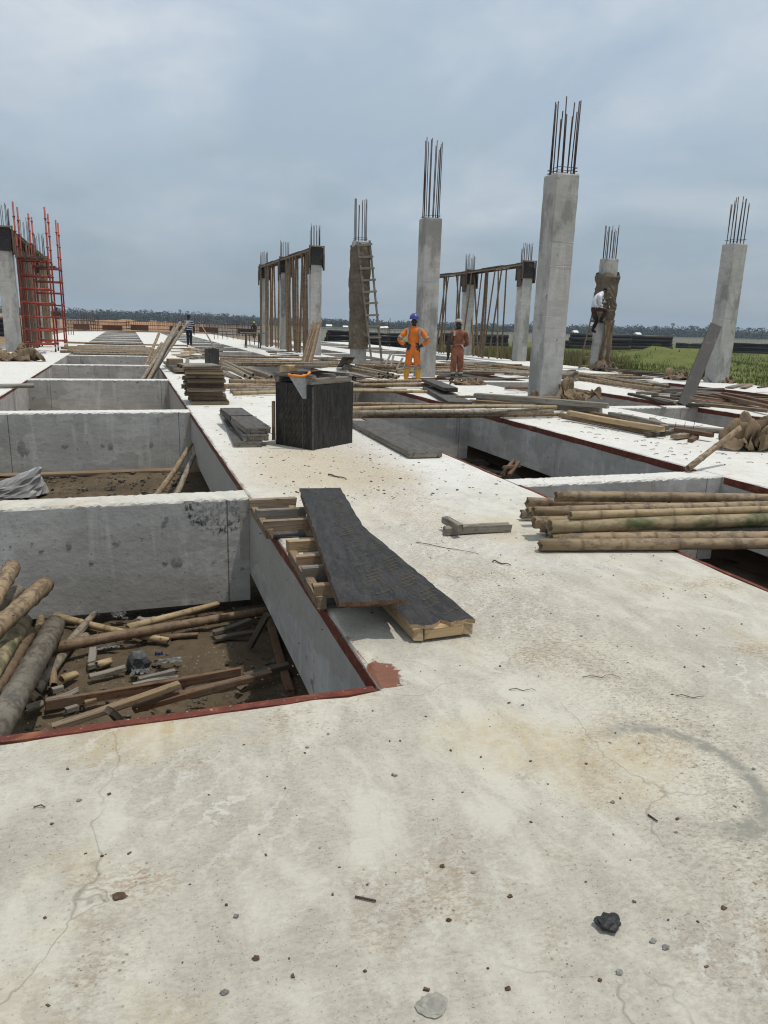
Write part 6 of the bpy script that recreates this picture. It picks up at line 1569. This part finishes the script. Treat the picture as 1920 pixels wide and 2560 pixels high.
# ------------------------------------------------------------------ wood on the skyline
def crown_cards(b, c, rx, rz, n, size, rr):
    for _ in range(n):
        while True:
            d = Vector((rr.uniform(-1, 1), rr.uniform(-1, 1), rr.uniform(-1, 1)))
            if d.length < 1: break
        p = c+Vector((d.x*rx, d.y*rx, d.z*rz)); u = Vector((rr.uniform(-1, 1), rr.uniform(-1, 1), rr.uniform(-.5, .5))).normalized(); v = Vector((rr.uniform(-1, 1), rr.uniform(-1, 1), rr.uniform(-1, 1))).cross(u).normalized(); s = size*rr.uniform(.5, 1.3)
        b.add([p-u*s, p-v*s*.7, p+u*s, p+v*s*.7], [(0, 1, 2, 3)])
def skyline(x): return float(np.interp(x, [-200, 100, 255, 420, 500, 560, 640, 720, 830, 1000, 1200, 1400, 1600, 1750, 1920, 2150], [21, 19, 19, 21, 19, 17, 14, 12, 13, 13, 14, 16, 20, 21, 22, 22]))
rr = random.Random(31); b = MB()
for row, depth in enumerate((640, 590, 545)):
    x = -260.0
    while x < 2200:
        d = depth+rr.uniform(-18, 18); top = CAM_H+d/FPX*skyline(x)*(1.0 if row == 0 else .82 if row == 1 else .62)+rr.uniform(-1.6, 1.2)+1.3*mnoise.noise(Vector((x*.02, row, 0)))
        if rr.random() < .10 and row == 0: top += rr.uniform(.8, 2.2)
        c = at_depth(x, d, 0); r = rr.uniform(1.9, 3.6); hgt = max(2.5, top+.6)
        crown_cards(b, Vector((c.x, c.y, top-hgt*.34)), r, hgt*.36, 46, .75, rr)
        crown_cards(b, Vector((c.x, c.y, top*.28)), r*1.2, max(1.6, top*.5), 26, 1.0, rr)
        b.tube([(c.x, c.y, -.7), (c.x, c.y, top*.6)], [.22, .10], 4, cap=False)
        x += rr.uniform(5, 11)
o = b.build('far_wood', LEAF); tag(o, 'dark far-off wood along the whole skyline', 'trees', kind='stuff')
def palm(x, ytop, depth, label, s=1.0):
    c = at_depth(x, depth, -.6); z = ztop(c, ytop); r = empty('palm_tree', c, label, 'palm tree', 'palms standing above the far wood'); rr = random.Random(int(x))
    k = Vector((rr.uniform(-.8, .8), 0, 0)); hd = Vector((c.x+k.x, c.y, z-.5*s))
    MB().tube([c, c.lerp(hd, .5)+Vector((k.x*.3, 0, 0)), hd], [.24*s, .17*s, .13*s], 7).build('trunk', TRUNK, r, smooth=True)
    b = MB()
    for i in range(15):
        a = 2*math.pi*i/15+rr.uniform(-.2, .2); e = rr.uniform(-.15, 1.0); d = Vector((math.cos(a), math.sin(a), 0)); L = 1.9*s*rr.uniform(.8, 1.1); sd = Vector((-d.y, d.x, 0))
        pts = [hd+d*L*t*math.cos(e*.6)+Vector((0, 0, L*(math.sin(e)*t-.85*t*t))) for t in (0, .3, .6, 1)]; w_ = [.05, .34, .30, .02]
        b.add([q for p, ww in zip(pts, w_) for q in (p-sd*ww*s-Vector((0, 0, ww*.4)), p, p+sd*ww*s-Vector((0, 0, ww*.4)))], [(i*3+j, i*3+j+1, i*3+j+4, i*3+j+3) for i in range(3) for j in range(2)])
    b.build('crown', LEAF, r)
for x, y, d, lab in [(254, 772, 520, 'tall palm standing clear above the wood past the scaffold'), (273, 774, 525, 'second palm just right of the tall one past the scaffold'), (824, 796, 520, 'palm left of the burlap wrapped column'), (832, 797, 525, 'second palm left of the burlap wrapped column'), (848, 798, 530, 'small palm close to the burlap wrapped column'), (1338, 810, 520, 'palm glimpsed between the slanting props and the tallest column'), (1677, 807, 480, 'tallest palm on the right hand skyline'), (1722, 813, 500, 'palm left of the leaning dark plank'), (1733, 814, 505, 'second palm left of the leaning dark plank'), (1742, 815, 510, 'third palm left of the leaning dark plank'), (1768, 811, 500, 'bushy palm at the leaning dark plank'), (1842, 817, 500, 'palm just right of the far right column'), (1868, 818, 505, 'slim palm right of the far right column'), (1893, 819, 505, 'palm near the right edge of the picture'), (1636, 814, 500, 'palm left of the tallest skyline palm'), (560, 783, 520, 'palm right of the striped man'), (1070, 800, 520, 'palm seen past the blue helmet')]: palm(x, y, d, lab, 1.0)
def shed(x, y, depth, w_, label):
    c = at_depth(x, depth, 0); z = ztop((c.x, c.y), y); r = empty('far_shed', (c.x, c.y, -.6), label, 'shed', 'white roofs before the wood'); h = z+.6
    MB().box((c.x, c.y, -.6+h*.35), (w_, w_*.7, h*.7)).build('wall', PALEW, r); b = MB(); k = w_*.6
    b.add([(c.x-k, c.y-k, z-h*.32), (c.x+k, c.y-k, z-h*.32), (c.x+k, c.y+k, z-h*.28), (c.x-k, c.y+k, z-h*.28), (c.x-k, c.y, z), (c.x+k, c.y, z)], [(0, 1, 5, 4), (2, 3, 4, 5), (0, 4, 3), (1, 2, 5), (0, 3, 2, 1)]); b.build('roof', ROOFW, r)
for x, y, w_, lab in [(822, 811, 2.2, 'tiny white roof left of the burlap wrapped column'), (863, 814, 1.9, 'second tiny white roof at the burlap wrapped column'), (955, 816, 1.9, 'tiny white roof seen through the tall ladder'), (965, 815.5, 1.7, 'tiny white roof right of the tall ladder'), (1593, 831, 2.2, 'tiny white roof right of the draped column'), (1437, 826, 2.0, 'tiny white roof just right of the tallest column')]: shed(x, y, 330, w_, lab)

# ------------------------------------------------------------------ haze
b = MB(); b.box((0, 550, 15.2), (3000, 1800, 34.0))
HZ = bpy.data.materials.new('haze_air'); HZ.use_nodes = True; nt = HZ.node_tree; nt.nodes.remove(nt.nodes['Principled BSDF'])
pv = nt.nodes.new('ShaderNodeVolumePrincipled'); pv.inputs['Density'].default_value = .00034; pv.inputs['Color'].default_value = (.70, .83, 1.0, 1); pv.inputs['Anisotropy'].default_value = .2
nt.links.new(pv.outputs[0], nt.nodes['Material Output'].inputs['Volume'])
o = b.build('haze', HZ); tag(o, 'thin blue haze over the far ground', 'haze', kind='stuff')

_tmp_scene = _tmp
bpy.data.scenes.remove(_tmp_scene)
